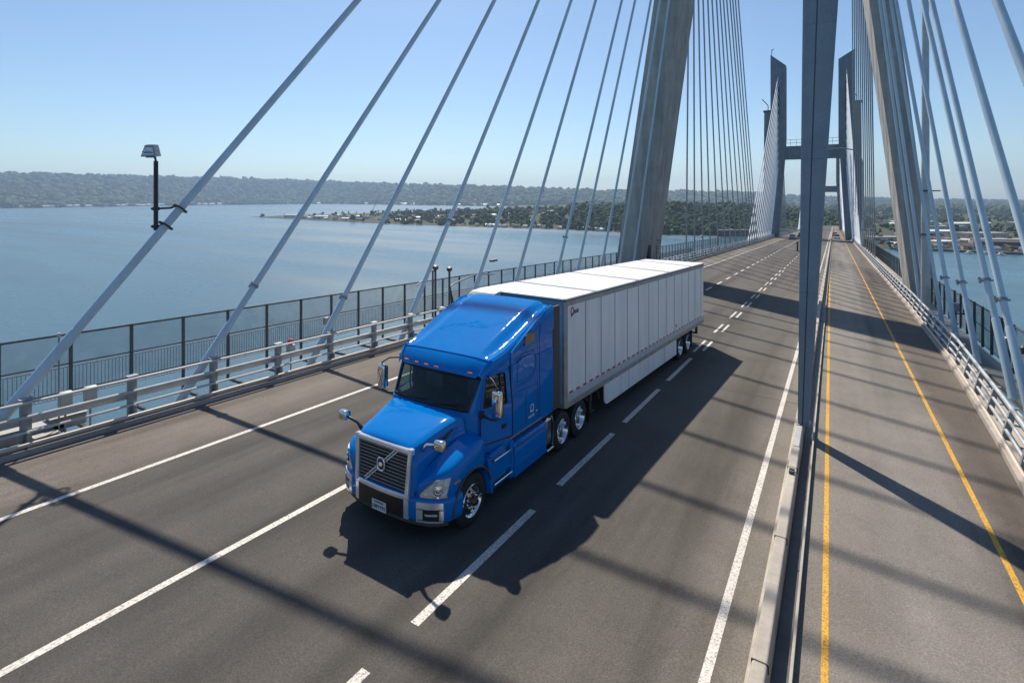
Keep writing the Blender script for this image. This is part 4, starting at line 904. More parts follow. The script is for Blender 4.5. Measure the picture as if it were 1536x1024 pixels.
# ------------------------------------------------------------------ things along the left barrier
b1, d1 = CAB1
best = min((abs(pr(b1 + d1 * q)[1] - 338), q) for q in np.arange(1, 12, .02)); pm = b1 + d1 * best[1]
bu = min((abs(pr(b1 + d1 * q)[1] - 313), q) for q in np.arange(1, 12, .02)); pu = b1 + d1 * bu[1]
Zm = -pm.x * SP + pm.y * CP; k_ = Zm / F
side = Vector((-CP, -SP, 0))
base = pm + side * .30 + Vector((0, 0, -.15))
fl = thing('floodlight_mast', 'dark floodlight mast clamped to the leftmost stay cable above the water', 'floodlight', base)
hM = 104 * k_
mb = MB(); mb.tube([base, base + Vector((0, 0, hM))], .062, 10); mb.build('mast', M['blacksteel'], fl)
for p, q in ((pm, .06), (pu, 28 * k_)):
    z = q if p is pm else pu.z - base.z
    mb = MB(); att = base + Vector((0, 0, .12 if p is pm else z))
    mb.tube([att + side * .14, att, att.lerp(p, .6) + Vector((0, 0, .02)), p + d1.cross(side).normalized() * .2], .035, 6)
    e1 = d1.cross(Vector((0, 1, 0))).normalized(); e2 = d1.cross(e1).normalized()
    mb.tube([p + (e1 * math.cos(q_) + e2 * math.sin(q_)) * .205 for q_ in np.linspace(0, 2 * math.pi, 17)], .03, 6)
    mb.tube([att - Vector((0, 0, .05)), att + Vector((0, 0, .05))], .10, 8); mb.build('clamp_arm', M['blacksteel'], fl)
tp = base + Vector((0, 0, hM))
mb = MB(); mb.tube([tp, tp + side * .04 + Vector((0, 0, .14))], .03, 6); mb.tube([tp + side * .0 + Vector((0, 0, .12)), tp + side * .3 + Vector((0, 0, .12))], .022, 6); mb.build('bracket', M['blacksteel'], fl)
hc_ = tp + side * .14 + Vector((0, 0, .30)); f_ = Vector((SP, -CP, -.15)).normalized()
def HP(a, b, c): return hc_ + side * -a + Vector((0, 0, b)) + f_ * c
mb = MB(); mb.loft([[HP(-.13, .19, c), HP(.13, .19, c), HP(.225, -.16, c + .05 * (c > 0)), HP(-.225, -.16, c + .05 * (c > 0))] for c in (-.12, .10)]); mb.build('lamp_housing', M['steel'], fl, smooth=0)
mb = MB(); mb.add([HP(-.11, .12, .105), HP(.11, .12, .105), HP(.19, -.105, .152), HP(-.19, -.105, .152)], [(0, 1, 2, 3)]); mb.v = [tuple(Vector(p) + f_ * .01) for p in mb.v]; mb.build('lamp_lens', M['lens'], fl)
mb = MB(); mb.box(*[q for i_ in range(3) for q in (hc_[i_] - .11, hc_[i_] + .11)]) if False else mb.tube([HP(-.13, .17, 0), HP(.13, .17, 0)], .035, 6)
for o in (-.1, .0, .1): mb.tube([HP(o - .07, .0, .15), HP(o + .05, -.05, .17)], .012, 4)
mb.build('lamp_guard', M['darksteel'], fl)

def cabinet(px, x, hb, w, d, h, label, m='box'):
    yy = min((abs(proj(x, yy, hb + h / 2)[0] - px), yy) for yy in np.arange(3, 60, .02))[1]
    t = thing('equipment_box', label, 'box', B(x, yy, hb)); mb = MB(); mb.box(x - d / 2, x + d / 2, yy - w / 2, yy + w / 2, hb, hb + h, .02); mb.shear().build('box_body', M[m], t, bevel=.01)
    mb = MB(); mb.box(x + d / 2, x + d / 2 + .012, yy - w * .42, yy + w * .42, hb + h * .08, hb + h * .92); mb.shear().build('box_door', M[m], t, bevel=.004)
    mb = MB(); mb.tube([B(x, yy, hb), B(x, yy, 0)], .025, 6); mb.build('stand_pipe', M['steel'], t); return yy
cabinet(98, -17.75, .74, .30, .16, .42, 'grey junction box on the rail beside the thin pole')
cabinet(136, -17.75, .74, .30, .16, .42, 'grey junction box on the rail further from the thin pole')
yb = cabinet(436, -17.75, .62, .30, .18, .42, 'grey control box with a red beacon on the left barrier')
t = thing('beacon', 'small red beacon lamp atop the grey control box', 'beacon', B(-17.75, yb, 1.04)); mb = MB(); mb.tube([B(-17.75, yb, 1.05), B(-17.75, yb, 1.11), B(-17.75, yb, 1.22), B(-17.75, yb, 1.26)], [.06, .10, .10, .05], 10); mb.build('beacon_dome', M['red'], t)
cabinet(491, -19.8, 1.0, .36, .2, .32, 'pale box fixed high on the tall fence beside a cable')
for px, hb, w, h, lab in ((68, .02, .8, .30, 'low grey duct box by the barrier left of the thin pole'), (100, .10, .8, .32, 'low grey duct box by the barrier right of the thin pole'), (6, .02, .6, .34, 'low grey duct box at the left edge of the photo'), (67, -.02, .5, .18, 'flat grey pedestal box nearest the kerb')):
    x = -18.1 if h > .2 else -17.75
    yy = min((abs(proj(x, yy, hb + h / 2)[0] - px), yy) for yy in np.arange(3, 30, .02))[1]
    t = thing('duct_box', lab, 'box', B(x, yy, hb)); mb = MB(); mb.box(x - .2, x + .2, yy - w / 2, yy + w / 2, hb, hb + h, .03); mb.shear().build('duct_body', M['steel'], t, bevel=.01)
    mb = MB(); mb.box(x - .22, x + .22, yy - w / 2 - .02, yy + w / 2 + .02, hb + h, hb + h + .025); mb.shear().build('duct_lid', M['box'], t)
def ypx(x, px, h=1.): return min((abs(proj(x, yy, h)[0] - px), yy) for yy in np.arange(3, 120, .02))[1]
yy = ypx(-17.8, 89); t = thing('thin_pole', 'thin grey pole with a small cap standing inside the left barrier', 'pole', B(-17.8, yy)); mb = MB(); mb.tube([B(-17.8, yy, 0), B(-17.8, yy, 2.66)], .022, 8); mb.build('pole_tube', M['steel'], t); mb = MB(); mb.tube([B(-17.8, yy, 2.66), B(-17.8, yy, 2.76)], .045, 8); mb.build('pole_cap', M['galv'], t)
for px, top, lab, arm in ((653, 405, 'slim camera post with round head beside the clamped stay cable', 0), (674, 407, 'dark camera post with round head and long lamp arm behind the tractor roof', 1)):
    x = -18.6; yy = ypx(x, px, 2); hT = next(h for h in np.arange(1, 9, .02) if proj(x, yy, h)[1] < top)
    t = thing('camera_post', lab, 'camera post', B(x, yy, 0)); mb = MB(); mb.tube([B(x, yy, .05), B(x, yy, hT)], .06, 8); mb.build('post_tube', M['darksteel'], t)
    mb = MB(); mb.tube([B(x, yy, hT - .02), B(x, yy, hT + .06), B(x, yy, hT + .2), B(x, yy, hT + .27)], [.07, .16, .17, .05], 12); mb.build('camera_head', M['darksteel'], t)
    if arm:
        mb = MB(); mb.tube([B(x, yy, hT - .9), B(x - .1, yy + .6, hT - .75), B(x - .3, yy + 3.0, hT - .45), B(x - .3, yy + 5.0, hT - .62)], .045, 8); mb.build('lamp_arm', M['steel'], t)
        mb = MB(); mb.box(x - .42, x - .18, yy + 4.6, yy + 5.3, hT - .84, hT - .70, .03); mb.shear(0).build('lamp_head', M['darksteel'], t)
        for o in mb.v[:0]: pass
        mb = MB(); mb.loft([[B(x + .02, yy + a, hT - .9), B(x + .02, yy + a + w, hT - 1.5 - w), B(x - .02, yy + a + w * .8, hT - 2.6)] for a, w in ((.05, .16), (.1, .3))], True, True); mb.build('furled_flag', M['blacksteel'], t)
    else:
        mb = MB(); mb.tube([B(x, yy, hT - .6), B(x, yy - 1.1, hT - .5), B(x, yy - 1.5, hT - .7)], .03, 6); mb.build('side_arm', M['steel'], t)
x = -18.6; yy = ypx(x, 649, 2); t = thing('short_post', 'short dark post left of the slim camera post', 'post', B(x, yy, 0)); mb = MB(); mb.tube([B(x, yy, .05), B(x, yy, 3.0)], .05, 8); mb.build('post_tube', M['darksteel'], t); mb = MB(); mb.tube([B(x, yy, 3.0), B(x, yy, 3.06)], .08, 8); mb.build('post_cap', M['darksteel'], t)

# delineator on the road
t = thing('delineator_post', 'small dark delineator post on the carriageway near the distant cars', 'post', B(-6.2, 118)); mb = MB(); mb.tube([B(-6.2, 118, .1), B(-6.2, 118, 1.9)], .16, 8); mb.build('post_tube', M['blacksteel'], t); mb = MB(); mb.box(-6.6, -5.8, 117.6, 118.4, 0, .1); mb.shear().build('post_base', M['black'], t)

# street lamps on the right
def lamp(x, y, ht, r0, arm, label, head=True):
    t = thing('street_lamp', label, 'street lamp', B(x, y, .1)); mb = MB(); mb.tube([B(x, y, .1), B(x, y, ht * .5), B(x, y, ht)], [r0, r0 * .85, r0 * .7], 12); mb.build('lamp_post', M['galv'], t)
    mb = MB(); mb.tube([B(x, y, ht - .05), B(x - arm * .06, y, ht + arm * .3), B(x - arm * .25, y, ht + arm * .52), B(x - arm * .6, y, ht + arm * .60), B(x - arm, y, ht + arm * .58)], [r0 * .7, r0 * .62, r0 * .55, r0 * .5, r0 * .42], 10); mb.build('lamp_arm', M['steel'], t)
    mb = MB(); q = ht + arm * .58; mb.box(x - arm - 1.1 * r0 * 5, x - arm, y - r0 * 1.2, y + r0 * 1.2, q - r0 * .7, q + r0 * .5, .03); mb.v = [(a, b, c - S * y) for a, b, c in mb.v]; mb.build('lamp_head', M['darksteel'], t)
    mb = MB(); mb.tube([B(x, y, .1), B(x, y, .16)], r0 * 2.2, 10); mb.build('base_flange', M['steel'], t)
    for h in (ht * .25, ht * .38):
        mb = MB(); mb.tube([B(x, y, h), B(x, y, h + .12)], r0 * 1.35, 10); mb.tube([B(x + .0, y, h + .06), B(x + r0 * 3, y - .1, h + .06)], .04, 6); mb.build('band_clamp', M['darksteel'], t)
lamp(5.0, 42.5, 21.5, .25, 4.6, 'tall grey lamp post standing close to the right tower leg')
lamp(4.98, 128, 17.6, .24, 6.2, 'distant lamp post with curved arm over the right carriageway')

# sensor clusters near the right cables
for yy, x, lab in ((26.5, 5.6, 'small camera cabinet on a bracket post by the right fence'), (36.0, 5.5, 'slim sensor post between cables at the right fence')):
    t = thing('sensor_post', lab, 'sensor post', B(x, yy, .12)); mb = MB(); mb.tube([B(x, yy, .12), B(x, yy, 1.9)], .05, 8); mb.tube([B(x - .3, yy, 1.4), B(x + .5, yy, 1.4)], .04, 6); mb.tube([B(x, yy - .5, .9), B(x, yy + .5, .95)], .035, 6); mb.build('post_frame', M['darksteel'], t)
    mb = MB(); mb.box(x - .14, x + .14, yy - .18, yy + .12, 1.5, 1.95, .02); mb.shear().build('sensor_box', M['steel'], t); mb = MB(); mb.tube([B(x + .4, yy, 1.4), B(x + .4, yy, 1.62), B(x + .4, yy, 1.7)], [.09, .11, .04], 8); mb.build('camera_dome', M['darksteel'], t)

# ------------------------------------------------------------------ distant cars
def car(x, y, rz, paint, label):
    t = thing('car', label, 'car', B(x, y), rz, 'distant cars')
    mb = MB()
    def s(v, w, hs): return [(-w, v, hs[0]), (w, v, hs[0]), (w + .02, v, hs[1]), (w * .96, v, hs[2]), (-w * .96, v, hs[2]), (-w - .02, v, hs[1])]
    mb.loft([s(-2.25, .70, (.38, .55, .72)), s(-2.15, .84, (.28, .6, .84)), s(-1.2, .90, (.25, .65, 1.0)), s(0, .91, (.25, .65, 1.02)), s(1.5, .90, (.25, .65, 1.04)), s(2.1, .86, (.28, .65, 1.0)), s(2.25, .76, (.4, .6, .9))]); bd = mb.build('body', paint, t, False, 35)
    mb = MB(); mb.loft([[(-w, v, 1.0), (w, v, 1.0), (w * .86, v + o, h), (-w * .86, v + o, h)] for v, w, h, o in ((-1.15, .80, 1.02, 0), (-.35, .82, 1.62, 0), (.2, .82, 1.68, 0), (1.4, .82, 1.64, 0), (2.0, .78, 1.04, 0))]); mb.build('cabin_glass', M['darkglass'], bd, False, 30)
    mb = MB(); mb.loft([[(-w, v, h), (w, v, h), (w, v, h + .03), (-w, v, h + .03)] for v, w, h in ((-.38, .72, 1.61), (.2, .74, 1.67), (1.42, .73, 1.64))]); mb.build('roof', paint, bd, False, 30)
    for a in (-1, 1):
        for v in (-1.4, 1.4): mb = MB(); mb.lathe_x([(-.11, 0), (-.11, .3), (-.08, .34), (.08, .34), (.11, .3), (.11, 0)], a * .80, v, .34, 16); mb.build('wheel', M['rubber'], t, False)
        mb = MB(); mb.box(a * .60 - .18, a * .60 + .18, -2.24, -2.16, .66, .80, .02); mb.build('headlight', M['lens'], t, False)
        mb = MB(); mb.box(a * .62 - .16, a * .62 + .16, 2.16, 2.27, .72, .88, .02); mb.build('tail_light', M['red'], t, False)
    mb = MB(); mb.box(-.4, .4, -2.285, -2.22, .42, .62); mb.build('front_grille', M['black'], t, False)
car(-11.2, 186, 0, M['navypaint'], 'blue grey car coming towards the camera on the distant lane')
car(-10.2, 214, 0, M['blackpaint'], 'black car just behind the blue grey one by the column')
car(.75, 206, math.pi, M['whitepaint'], 'white car driving away beside the distant yellow line')
car(.3, 240, math.pi, M['redpaint'], 'red car driving away ahead of the white one')
# ------------------------------------------------------------------ water, land, woods
mb = MB(); mb.add([(x, y, WZ) for y in (-3000, 14000) for x in (-14000, 14000)], [(0, 1, 3, 2)]); struct(mb.build('water', M['water'], smooth=0))
def rows(tab): a = np.array(tab, float); return a[:, 0], a[:, 1]
def zrow(row): return F * (H - WZ) / np.maximum(row - YH, .5)
NEAR = rows([(372, 325.6), (380, 326), (460, 330), (560, 335), (640, 338), (700, 340), (800, 343), (880, 346), (987, 352), (1060, 354), (1130, 353), (1190, 353), (1250, 362), (1340, 376), (1400, 376), (1480, 380), (1536, 382), (1700, 392), (2100, 410)])
BACK = rows([(372, 325.4), (480, 322), (600, 318.5), (700, 314.5), (750, 312.5), (775, 310)])
FAR = rows([(-700, 322), (-200, 314), (0, 312.8), (150, 310.4), (300, 308), (480, 306.2), (600, 307.3), (700, 309), (775, 310), (2100, 310)])
RIDGE = rows([(-700, 258), (0, 264), (330, 270), (500, 275), (700, 282), (900, 289), (1100, 292), (1250, 297), (1400, 301), (1536, 303), (2100, 305)])
NH = rows([(372, 1), (450, 2.5), (640, 5), (720, 9), (800, 18), (870, 26), (960, 31), (1060, 30), (1140, 26), (1230, 16), (1300, 8), (1380, 5), (1536, 5), (2100, 6)])
def I(t, x): return np.interp(x, t[0], t[1])
def sm(t): t = np.clip(t, 0, 1); return t * t * (3 - 2 * t)
def hn(x, y):                                            # cheap rolling noise
    return np.sin(x * .013 + 1.7) * np.cos(y * .011) * .5 + np.sin(x * .031 + y * .024) * .3 + np.sin(x * .071 - y * .055 + 2) * .2
def near_h(px, Z):
    zn = zrow(I(NEAR, px)); zb = zrow(I(BACK, px)); joined = px > 775
    d = Z - zn
    h = I(NH, px) * sm(d / 190) + 1.2 * sm(d / 12)
    back = np.where(joined, 1.0, sm((zb - Z) / np.maximum(60, .25 * (zb - zn))))
    fall = np.where(px > 720, 1 - .55 * sm((d - 320) / 900) * sm((px - 720) / 80), 1)
    h = h * back * fall
    return np.where((d > 0) & (px > 372) & (joined | (Z < zb)), h, -4.)
def far_h(px, Z):
    zf = zrow(I(FAR, px)); rise = 1300.
    zr = zf + rise; top = H + (YH - I(RIDGE, px)) * zr / F - WZ - 9
    d = Z - zf
    return np.where(d > 0, 2.0 * sm(d / 25) + np.maximum(top - 2, 3) * sm(d / rise) ** 1.15 + 7 * sm(d / 500), -4.)
def ground(px, Z):
    px = np.asarray(px, float); Z = np.asarray(Z, float)
    X = Z * (px - 768) / F; h = np.maximum(near_h(px, Z), far_h(px, Z))
    return WZ + h + np.where(h > 4, hn(X, Z) * np.minimum(h * .14, 5), 0)
def terrain(name, p0, p1, dp, zs, m):
    P = np.arange(p0, p1 + 1, dp); PX, ZZ = np.meshgrid(P, zs); g = ground(PX, ZZ)
    X = ZZ * (PX - 768) / F; V = np.stack([X * CP - ZZ * SP, X * SP + ZZ * CP, g], -1).reshape(-1, 3)
    nx, nz = len(P), len(zs); fs = [(j * nx + i, j * nx + i + 1, (j + 1) * nx + i + 1, (j + 1) * nx + i) for j in range(nz - 1) for i in range(nx - 1) if max(g[j, i], g[j, i + 1], g[j + 1, i], g[j + 1, i + 1]) > WZ - 3]
    mb = MB(); mb.add(V.tolist(), fs); return struct(mb.build(name, m, smooth=60))
terrain('near_shore', 366, 2100, 6, np.concatenate([np.linspace(440, 1700, 110), np.linspace(1720, 2600, 20)]), M['land'])
terrain('far_hills', -700, 2100, 10, np.linspace(1900, 7200, 120), M['land'])

T_ = (1 + 5 ** .5) / 2
ICO = np.array([(-1, T_, 0), (1, T_, 0), (-1, -T_, 0), (1, -T_, 0), (0, -1, T_), (0, 1, T_), (0, -1, -T_), (0, 1, -T_), (T_, 0, -1), (T_, 0, 1), (-T_, 0, -1), (-T_, 0, 1)]) / math.sqrt(1 + T_ * T_)
ICF = [(0, 11, 5), (0, 5, 1), (0, 1, 7), (0, 7, 10), (0, 10, 11), (1, 5, 9), (5, 11, 4), (11, 10, 2), (10, 7, 6), (7, 1, 8), (3, 9, 4), (3, 4, 2), (3, 2, 6), (3, 6, 8), (3, 8, 9), (4, 9, 5), (2, 4, 11), (6, 2, 10), (8, 6, 7), (9, 8, 1)]
def subdiv(v, f):
    v = [tuple(p) for p in v]; c = {}; o = []
    def m(a, b):
        k = (min(a, b), max(a, b))
        if k not in c: p = (np.array(v[a]) + np.array(v[b])); p /= np.linalg.norm(p); c[k] = len(v); v.append(tuple(p))
        return c[k]
    for a, b, d in f: x, y, z = m(a, b), m(b, d), m(d, a); o += [(a, x, z), (x, b, y), (z, y, d), (x, y, z)]
    return np.array(v), o
IC1, IF1 = subdiv(ICO, ICF); IF1 = np.array(IF1)
def crowns(name, pts, rad, tall, m, label=None, lumps=1):
    pts = np.array(pts); VV, FF = IC1, IF1
    if lumps > 1:                                        # several leaf clumps make one crown
        VV, FF = ICO, np.array(ICF); n0 = len(pts); pts = np.repeat(pts, lumps, 0); rad = np.repeat(rad, lumps); tall = np.repeat(tall, lumps); n1 = len(pts)
        a = RNG.uniform(0, 6.28, n1); q = np.sqrt(RNG.uniform(0, 1, n1)) * rad * .75; u = RNG.uniform(-.05, 1.15, n1)
        pts = pts + np.stack([np.cos(a) * q, np.sin(a) * q, u * rad * tall * (1.1 - .6 * q / rad)], -1); rad = rad * RNG.uniform(.28, .58, n1); tall = RNG.uniform(.6, 1., n1)
    n = len(pts)
    rot = RNG.uniform(0, 6.28, n); c, s = np.cos(rot), np.sin(rot)
    v = VV[None] * (1 + RNG.normal(0, .22, (n, len(VV), 1)))
    x = v[..., 0] * c[:, None] - v[..., 1] * s[:, None]; y = v[..., 0] * s[:, None] + v[..., 1] * c[:, None]
    v = np.stack([x * rad[:, None], y * rad[:, None], v[..., 2] * (rad * tall)[:, None] + (rad * tall)[:, None] * .55], -1) + pts[:, None]
    v = v.reshape(-1, 3).astype(np.float32); f = (FF[None] + (np.arange(n) * len(VV))[:, None, None]).reshape(-1, 3).astype(np.int32)
    me = bpy.data.meshes.new(name); me.vertices.add(len(v)); me.vertices.foreach_set('co', v.ravel()); me.loops.add(f.size); me.loops.foreach_set('vertex_index', f.ravel())
    me.polygons.add(len(f)); me.polygons.foreach_set('loop_start', np.arange(0, f.size, 3, dtype=np.int32)); me.polygons.foreach_set('loop_total', np.full(len(f), 3, np.int32))
    me.update(calc_edges=True); me.validate(); me.materials.append(m)
    o = bpy.data.objects.new(name, me); COL.objects.link(o); o['kind'] = 'stuff'
    if label: o['label'] = label
    return o
def scatter(n, p0, p1, zf, dens):
    px = RNG.uniform(p0, p1, n); Z = zf(px, RNG.uniform(0, 1, n)); keep = RNG.uniform(0, 1, n) < dens(px, Z); px, Z = px[keep], Z[keep]
    g = ground(px, Z); ok = g > WZ + .8; px, Z, g = px[ok], Z[ok], g[ok]
    X = Z * (px - 768) / F
    return np.stack([X * CP - Z * SP, X * SP + Z * CP, g], -1)
def near_d(px, Z):
    d = Z - zrow(I(NEAR, px)); nn = hn(px * 9, Z * 1.3) * .5 + .5
    wood = np.interp(px, [372, 560, 620, 700, 800, 860, 1180, 1260, 1300, 2100], [.0, .06, .35, .6, .75, 1, 1, .8, .35, .4])
    shore = np.interp(d, [0, 6, 25, 60], [0, .1, .6, 1]); shore = np.where(px > 860, np.interp(d, [0, 4, 14], [0, .5, 1]), shore)
    town = np.where(px > 1280, np.interp(d, [0, 110, 170, 260, 420, 520, 700], [.06, .12, .9, .9, .25, 1.1, .9]), 1)
    return wood * shore * town * np.where((px > 1280) | (px < 860), (nn > .45), (nn > .22))
p = scatter(17000, 380, 1290, lambda px, q: zrow(I(NEAR, px)) + 3 + q ** 1.4 * 900, near_d); crowns('wooded_headland', p, RNG.gamma(6, .78, len(p)).clip(2.2, 9.5), RNG.uniform(.8, 1.6, len(p)), M['wood'], 'dense green woods on the headland beyond the bridge', 6)
p = scatter(9000, 1270, 1800, lambda px, q: zrow(I(NEAR, px)) + 3 + q ** 1.3 * 1500, near_d); crowns('town_trees_woods', p, RNG.uniform(3.0, 6.2, len(p)), RNG.uniform(.9, 1.4, len(p)), M['wood'], 'belts of green trees among the waterfront town', 6)
p = scatter(26000, -250, 1150, lambda px, q: zrow(I(FAR, px)) + 15 + q * 1320, lambda px, Z: np.interp(Z - zrow(I(FAR, px)), [0, 20, 110, 260], [.05, .2, .65, 1.])); crowns('far_forest', p, RNG.gamma(4, 3.3, len(p)).clip(6, 30), RNG.uniform(.55, 1.0, len(p)), M['farwood'], 'dark wooded ridge on the far shore')
p = scatter(9000, 1100, 1800, lambda px, q: 1900 + q * 4200, lambda px, Z: np.where(hn(px * 7, Z * .7) > -.1, 1., .15)); crowns('far_plain_forest', p, RNG.uniform(7, 13, len(p)), RNG.uniform(.8, 1.2, len(p)), M['farwood'], 'hazy wooded plain beyond the waterfront town')

# houses, sheds
def proto(w, d, h, rh, wall, roof, gable=True):
    mb = MB()
    mb.box(-w / 2, w / 2, -d / 2, d / 2, -1.5, h); nf = len(mb.f); o = .35
    if gable: mb.cur = 1; mb.prism([(-d / 2 - o, h - .1), (d / 2 + o, h - .1), (0, h + rh)], 'x', -w / 2 - o, w / 2 + o)
    else: mb.cur = 1; mb.box(-w / 2 - o, w / 2 + o, -d / 2 - o, d / 2 + o, h + .003, h + rh)
    mb.cur = 2
    k = max(2, int(w / 4))
    for i in range(k):
        x = -w / 2 + w * (i + .5) / k
        for s_ in (-1, 1): mb.box(x - .6, x + .6, min(s_ * d / 2, s_ * (d / 2 + .04)), max(s_ * d / 2, s_ * (d / 2 + .04)), h * .35, h * .72)
    me_o = mb.build('house', [M[wall], M[roof], M['darkglass']], None, smooth=0); me = me_o.data; bpy.data.objects.remove(me_o); return me
HS = [proto(11, 8, 4.5, 2.6, 'wallpale', 'roofgrey'), proto(13, 9, 5.5, 3, 'walltan', 'roofbrown'), proto(9, 8, 5, 2.6, 'wallpale', 'roofbrown'), proto(14, 9, 4, 2.2, 'wallpale', 'roofwhite2')]
WS = [proto(46, 22, 8, 2.2, 'wallpale', 'roofwhite2'), proto(60, 24, 9, 1.2, 'walltan', 'roofgrey', False), proto(38, 20, 8, 2.4, 'wallpale', 'roofblue'), proto(30, 16, 7, 1, 'walltan', 'roofwhite2', False)]
def put(name, me, px, Z, lab, cat, grp, rz=None, sc_=1.):
    g = float(ground(px, Z)); o = bpy.data.objects.new(name, me); COL.objects.link(o)
    o.location = camw(px, Z, max(g, WZ + .8)); o.rotation_euler = (0, 0, PSI + (RNG.uniform(-.5, .5) if rz is None else rz)); o.scale = (sc_,) * 3
    return tag(o, lab, cat, grp)
for i in range(130):                                      # far wooded shore
    px = RNG.uniform(-20, 330) if i < 95 else RNG.uniform(420, 760); Z = float(zrow(I(FAR, px))) + RNG.uniform(8, 110) * (1 if i % 4 else 2.2)
    put('house', HS[3 if i % 3 else i % 4], px, Z, 'small pale house at the foot of the far wooded shore', 'house', 'houses on the far shore', None, 2.1)
for i in range(62):                                      # spit
    px = RNG.uniform(455, 830); zn = float(zrow(I(NEAR, px))); zb = float(zrow(I(BACK, px))); Z = zn + RNG.uniform(.06, .5) * (zb - zn) 
    put('house', HS[(i * 3) % 4], px, min(Z, zn + 260), 'low building on the sandy spit jutting into the bay', 'building', 'buildings on the spit', None, .9)
for px, k, sc_ in ((437, 2, .9), (483, 2, .9), (462, 1, .5), (540, 3, .6), (520, 0, .5)):
    zn = float(zrow(I(NEAR, px))); put('shed', WS[k], px, zn + 70, 'long low shed near the tip of the spit', 'shed', 'sheds on the spit', 0.05, sc_)
for i in range(44):                                      # headland waterline
    px = RNG.uniform(690, 1010) if i % 2 else RNG.uniform(690, 840); put('house', HS[i % 4], px, float(zrow(I(NEAR, px))) + RNG.uniform(4, 22) if i % 3 else float(zrow(I(NEAR, px))) + RNG.uniform(60, 300), 'small building along the foot of the wooded headland', 'building', 'buildings along the headland', None, .8)
for i in range(110):                                      # town on the right
    px = RNG.uniform(1285, 1640); d = RNG.choice([RNG.uniform(8, 40), RNG.uniform(40, 130), RNG.uniform(300, 480)])
    put('house', HS[i % 4], px, float(zrow(I(NEAR, px))) + d, 'small building in the waterfront town on the right', 'building', 'town buildings', None, .75)
for px, d, k, sc_, lab in ((1400, 150, 0, .8, 'white roofed warehouse beside the right tower leg'), (1412, 30, 3, .9, 'tan quayside shed nearest the water'), (1440, 330, 0, .9, 'broad white warehouse among the trees'), (1500, 60, 1, .8, 'long low dark shed behind the wharf'), (1470, 110, 1, .9, 'long grey roofed warehouse mid town'), (1345, 300, 0, .8, 'long white warehouse left of the right tower leg'), (1385, 420, 2, .8, 'blue roofed warehouse far back in the town'), (1530, 380, 3, 1.1, 'flat white roofed shed behind the tree belt'), (1330, 60, 1, .7, 'tan shed on the shore below the walkway'), (1570, 120, 0, .8, 'white roofed warehouse beyond the photo edge'), (1420, 230, 1, .8, 'wide tan warehouse behind the white one')):
    put('warehouse', WS[k], px, float(zrow(I(NEAR, px))) + d, lab, 'warehouse', 'town warehouses', RNG.uniform(-.2, .2), sc_)
def quay(px0, px1, off, h, m, lab, w=6):
    ps = np.linspace(px0, px1, 14); mb = MB(); t = None
    a = [camw(p_, float(zrow(I(NEAR, p_))) + off, 0) for p_ in ps]
    mb.loft([[Vector((p_.x, p_.y, WZ - 1)), Vector((p_.x, p_.y, WZ + h)), Vector((p_.x * (1 + w / 600), p_.y * (1 + w / 600), WZ + h)), Vector((p_.x * (1 + w / 600), p_.y * (1 + w / 600), WZ - 1))] for p_ in a])
    o = mb.build('quay_wall', M[m], smooth=0); tag(o, lab, 'quay')
quay(1075, 1185, -12, 9, 'timber', 'dark wharf front on the shore left of the distant tower', 30)
quay(1345, 1560, -2, 2.2, 'timber', 'low dark quay wall along the town waterfront')
quay(1460, 1530, 26, 10, 'timber', 'tall dark wharf shed front behind the quay', 16)
for px, Zo, lab in ((1501, -14, 'small white workboat moored at the town quay'), (1453, -12, 'small white boat moored left of the workboat'), (1478, -9, 'small pale boat moored between two others at the quay'), (1052, -30, 'small pale barge off the wooded headland'), (733, -6, 'little white boat under the spit shore')):
    Z = float(zrow(I(NEAR, px))) + Zo; t = thing('boat', lab, 'boat', camw(px, Z, WZ), PSI + RNG.uniform(-.3, .3)); k = 1.0 if px > 1000 else .9
    mb = MB(); mb.loft([[(-x, -w * .6, .0), (-x, -w, 1.2), (-x, w, 1.2), (-x, w * .6, 0)] for x, w in ((5 * k, .15), (3.5 * k, 1.2), (0, 1.6), (-4 * k, 1.5))]); mb.build('hull', M['boat'], t, False, 30)
    mb = MB(); mb.box(-1.5, 2, -1, 1, 1.2, 2.9, .15); mb.build('cabin', M['boat'], t, False, 30); mb = MB(); mb.box(-1.52, 2.02, -1.02, 1.02, 2.0, 2.5); mb.build('cabin_window', M['darkglass'], t, False); mb = MB(); mb.tube([(0, 0, 2.9), (0, 0, 5)], .08, 6); mb.build('mast', M['steel'], t, False)
# dock crane on the spit
pz = float(zrow(I(NEAR, 558))) + 190; bs_ = camw(558, pz, float(ground(558, pz))); k_ = pz / F
t = thing('dock_crane', 'tall lattice dock crane leaning over the spit', 'crane', bs_)
rt = Vector((CP, SP, 0))
mb = MB()
for a in (-3, 3):
    mb.tube([bs_ + rt * a, bs_ + rt * a * .5 + Vector((0, 0, 12 * k_))], .7, 5)
mb.box(bs_.x - 4, bs_.x + 4, bs_.y - 3, bs_.y + 3, bs_.z + 4 * k_, bs_.z + 10 * k_); mb.build('crane_base', M['darksteel'], t)
mb = MB(); j0 = bs_ + Vector((0, 0, 8 * k_)); j1 = bs_ + rt * 10 * k_ + Vector((0, 0, 33 * k_))
for o in (-.8, .8): mb.tube([j0 + rt * o, j1 + rt * o * .3], .35, 5)
for q in np.linspace(0, .95, 12): mb.tube([j0.lerp(j1, q) - rt * .8, j0.lerp(j1, q + .05) + rt * .8], .2, 4)
mb.build('crane_jib', M['steel'], t)
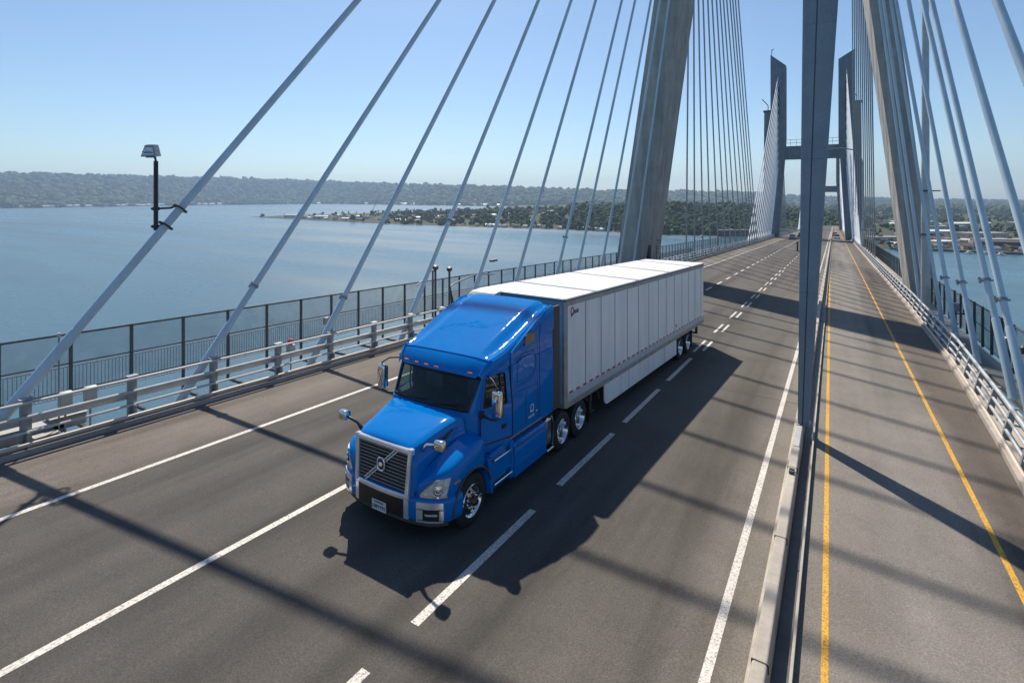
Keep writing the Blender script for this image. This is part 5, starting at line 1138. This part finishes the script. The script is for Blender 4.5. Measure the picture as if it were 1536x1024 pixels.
# far radio masts on the ridge
for px in (535, 560, 648, 662): 
    Z = float(zrow(I(FAR, px))) + 1250; g = camw(px, Z, float(ground(px, Z))); t = thing('radio_mast', 'faint thin radio mast standing on the far ridge', 'mast', g, 0, 'radio masts on the ridge'); mb = MB(); mb.tube([g, g + Vector((0, 0, 75))], [1.1, .4], 5); mb.build('mast_pole', M['steel'], t)

# ------------------------------------------------------------------ air
mb = MB(); mb.box(-12000, 12000, -2800, 9000, WZ - 2, 330); hz = mb.build('haze', None, smooth=0) if False else None
me = bpy.data.meshes.new('haze'); me.from_pydata(mb.v, [], mb.f); hz = bpy.data.objects.new('haze', me); COL.objects.link(hz); hz['kind'] = 'stuff'
m = bpy.data.materials.new('haze air'); m.use_nodes = True; nt = m.node_tree; nt.nodes.clear()
out = nt.nodes.new('ShaderNodeOutputMaterial'); pv = nt.nodes.new('ShaderNodeVolumePrincipled')
pv.inputs['Color'].default_value = (.50, .72, 1.0, 1); pv.inputs['Density'].default_value = HAZE = 1.1e-4; pv.inputs['Anisotropy'].default_value = .2
nt.links.new(pv.outputs[0], out.inputs['Volume']); me.materials.append(m)

# ------------------------------------------------------------------ light
toSun = Vector((-.56, .65, 1.0)).normalized()
EL = math.asin(toSun.z); AZ = math.atan2(toSun.x, toSun.y)
sun = bpy.data.lights.new('sun', 'SUN'); sun.energy = 4.3; sun.angle = R(.75); sun.color = (1.0, .90, .765)
so = bpy.data.objects.new('sun', sun); COL.objects.link(so); so.rotation_euler = (-toSun).to_track_quat('-Z', 'Y').to_euler()
w = bpy.data.worlds.new('World'); sc.world = w; w.use_nodes = True; nt = w.node_tree
bg = nt.nodes['Background']; sky = nt.nodes.new('ShaderNodeTexSky'); sky.sky_type = 'NISHITA'; sky.sun_disc = False
sky.sun_elevation = EL; sky.sun_rotation = AZ; sky.altitude = 0; sky.air_density = 1.0; sky.dust_density = .5; sky.ozone_density = 2.6
tint = nt.nodes.new('ShaderNodeMixRGB'); tint.blend_type = 'MULTIPLY'; tint.inputs[0].default_value = 1; tint.inputs[2].default_value = (.86, .95, 1.0, 1)
nt.links.new(sky.outputs[0], tint.inputs[1]); nt.links.new(tint.outputs[0], bg.inputs[0]); bg.inputs[1].default_value = .082

# ------------------------------------------------------------------ camera and render settings
cam = bpy.data.cameras.new('camera'); co = bpy.data.objects.new('camera', cam); COL.objects.link(co); sc.camera = co
co.location = (0, 0, H); co.rotation_euler = (R(90), 0, PSI); cam.sensor_width = 36; cam.lens = F / 1536 * 36
cam.shift_y = -(512 - YH) / 1536; cam.clip_start = .1; cam.clip_end = 30000
sc.view_settings.view_transform = 'Standard'; sc.view_settings.look = 'None'; sc.view_settings.exposure = .55; sc.view_settings.gamma = 1
sc.cycles.max_bounces = 6; sc.cycles.diffuse_bounces = 3; sc.cycles.glossy_bounces = 4; sc.cycles.transparent_max_bounces = 12; sc.cycles.volume_bounces = 0
sc.cycles.use_denoising = True; sc.cycles.caustics_reflective = False; sc.cycles.caustics_refractive = False
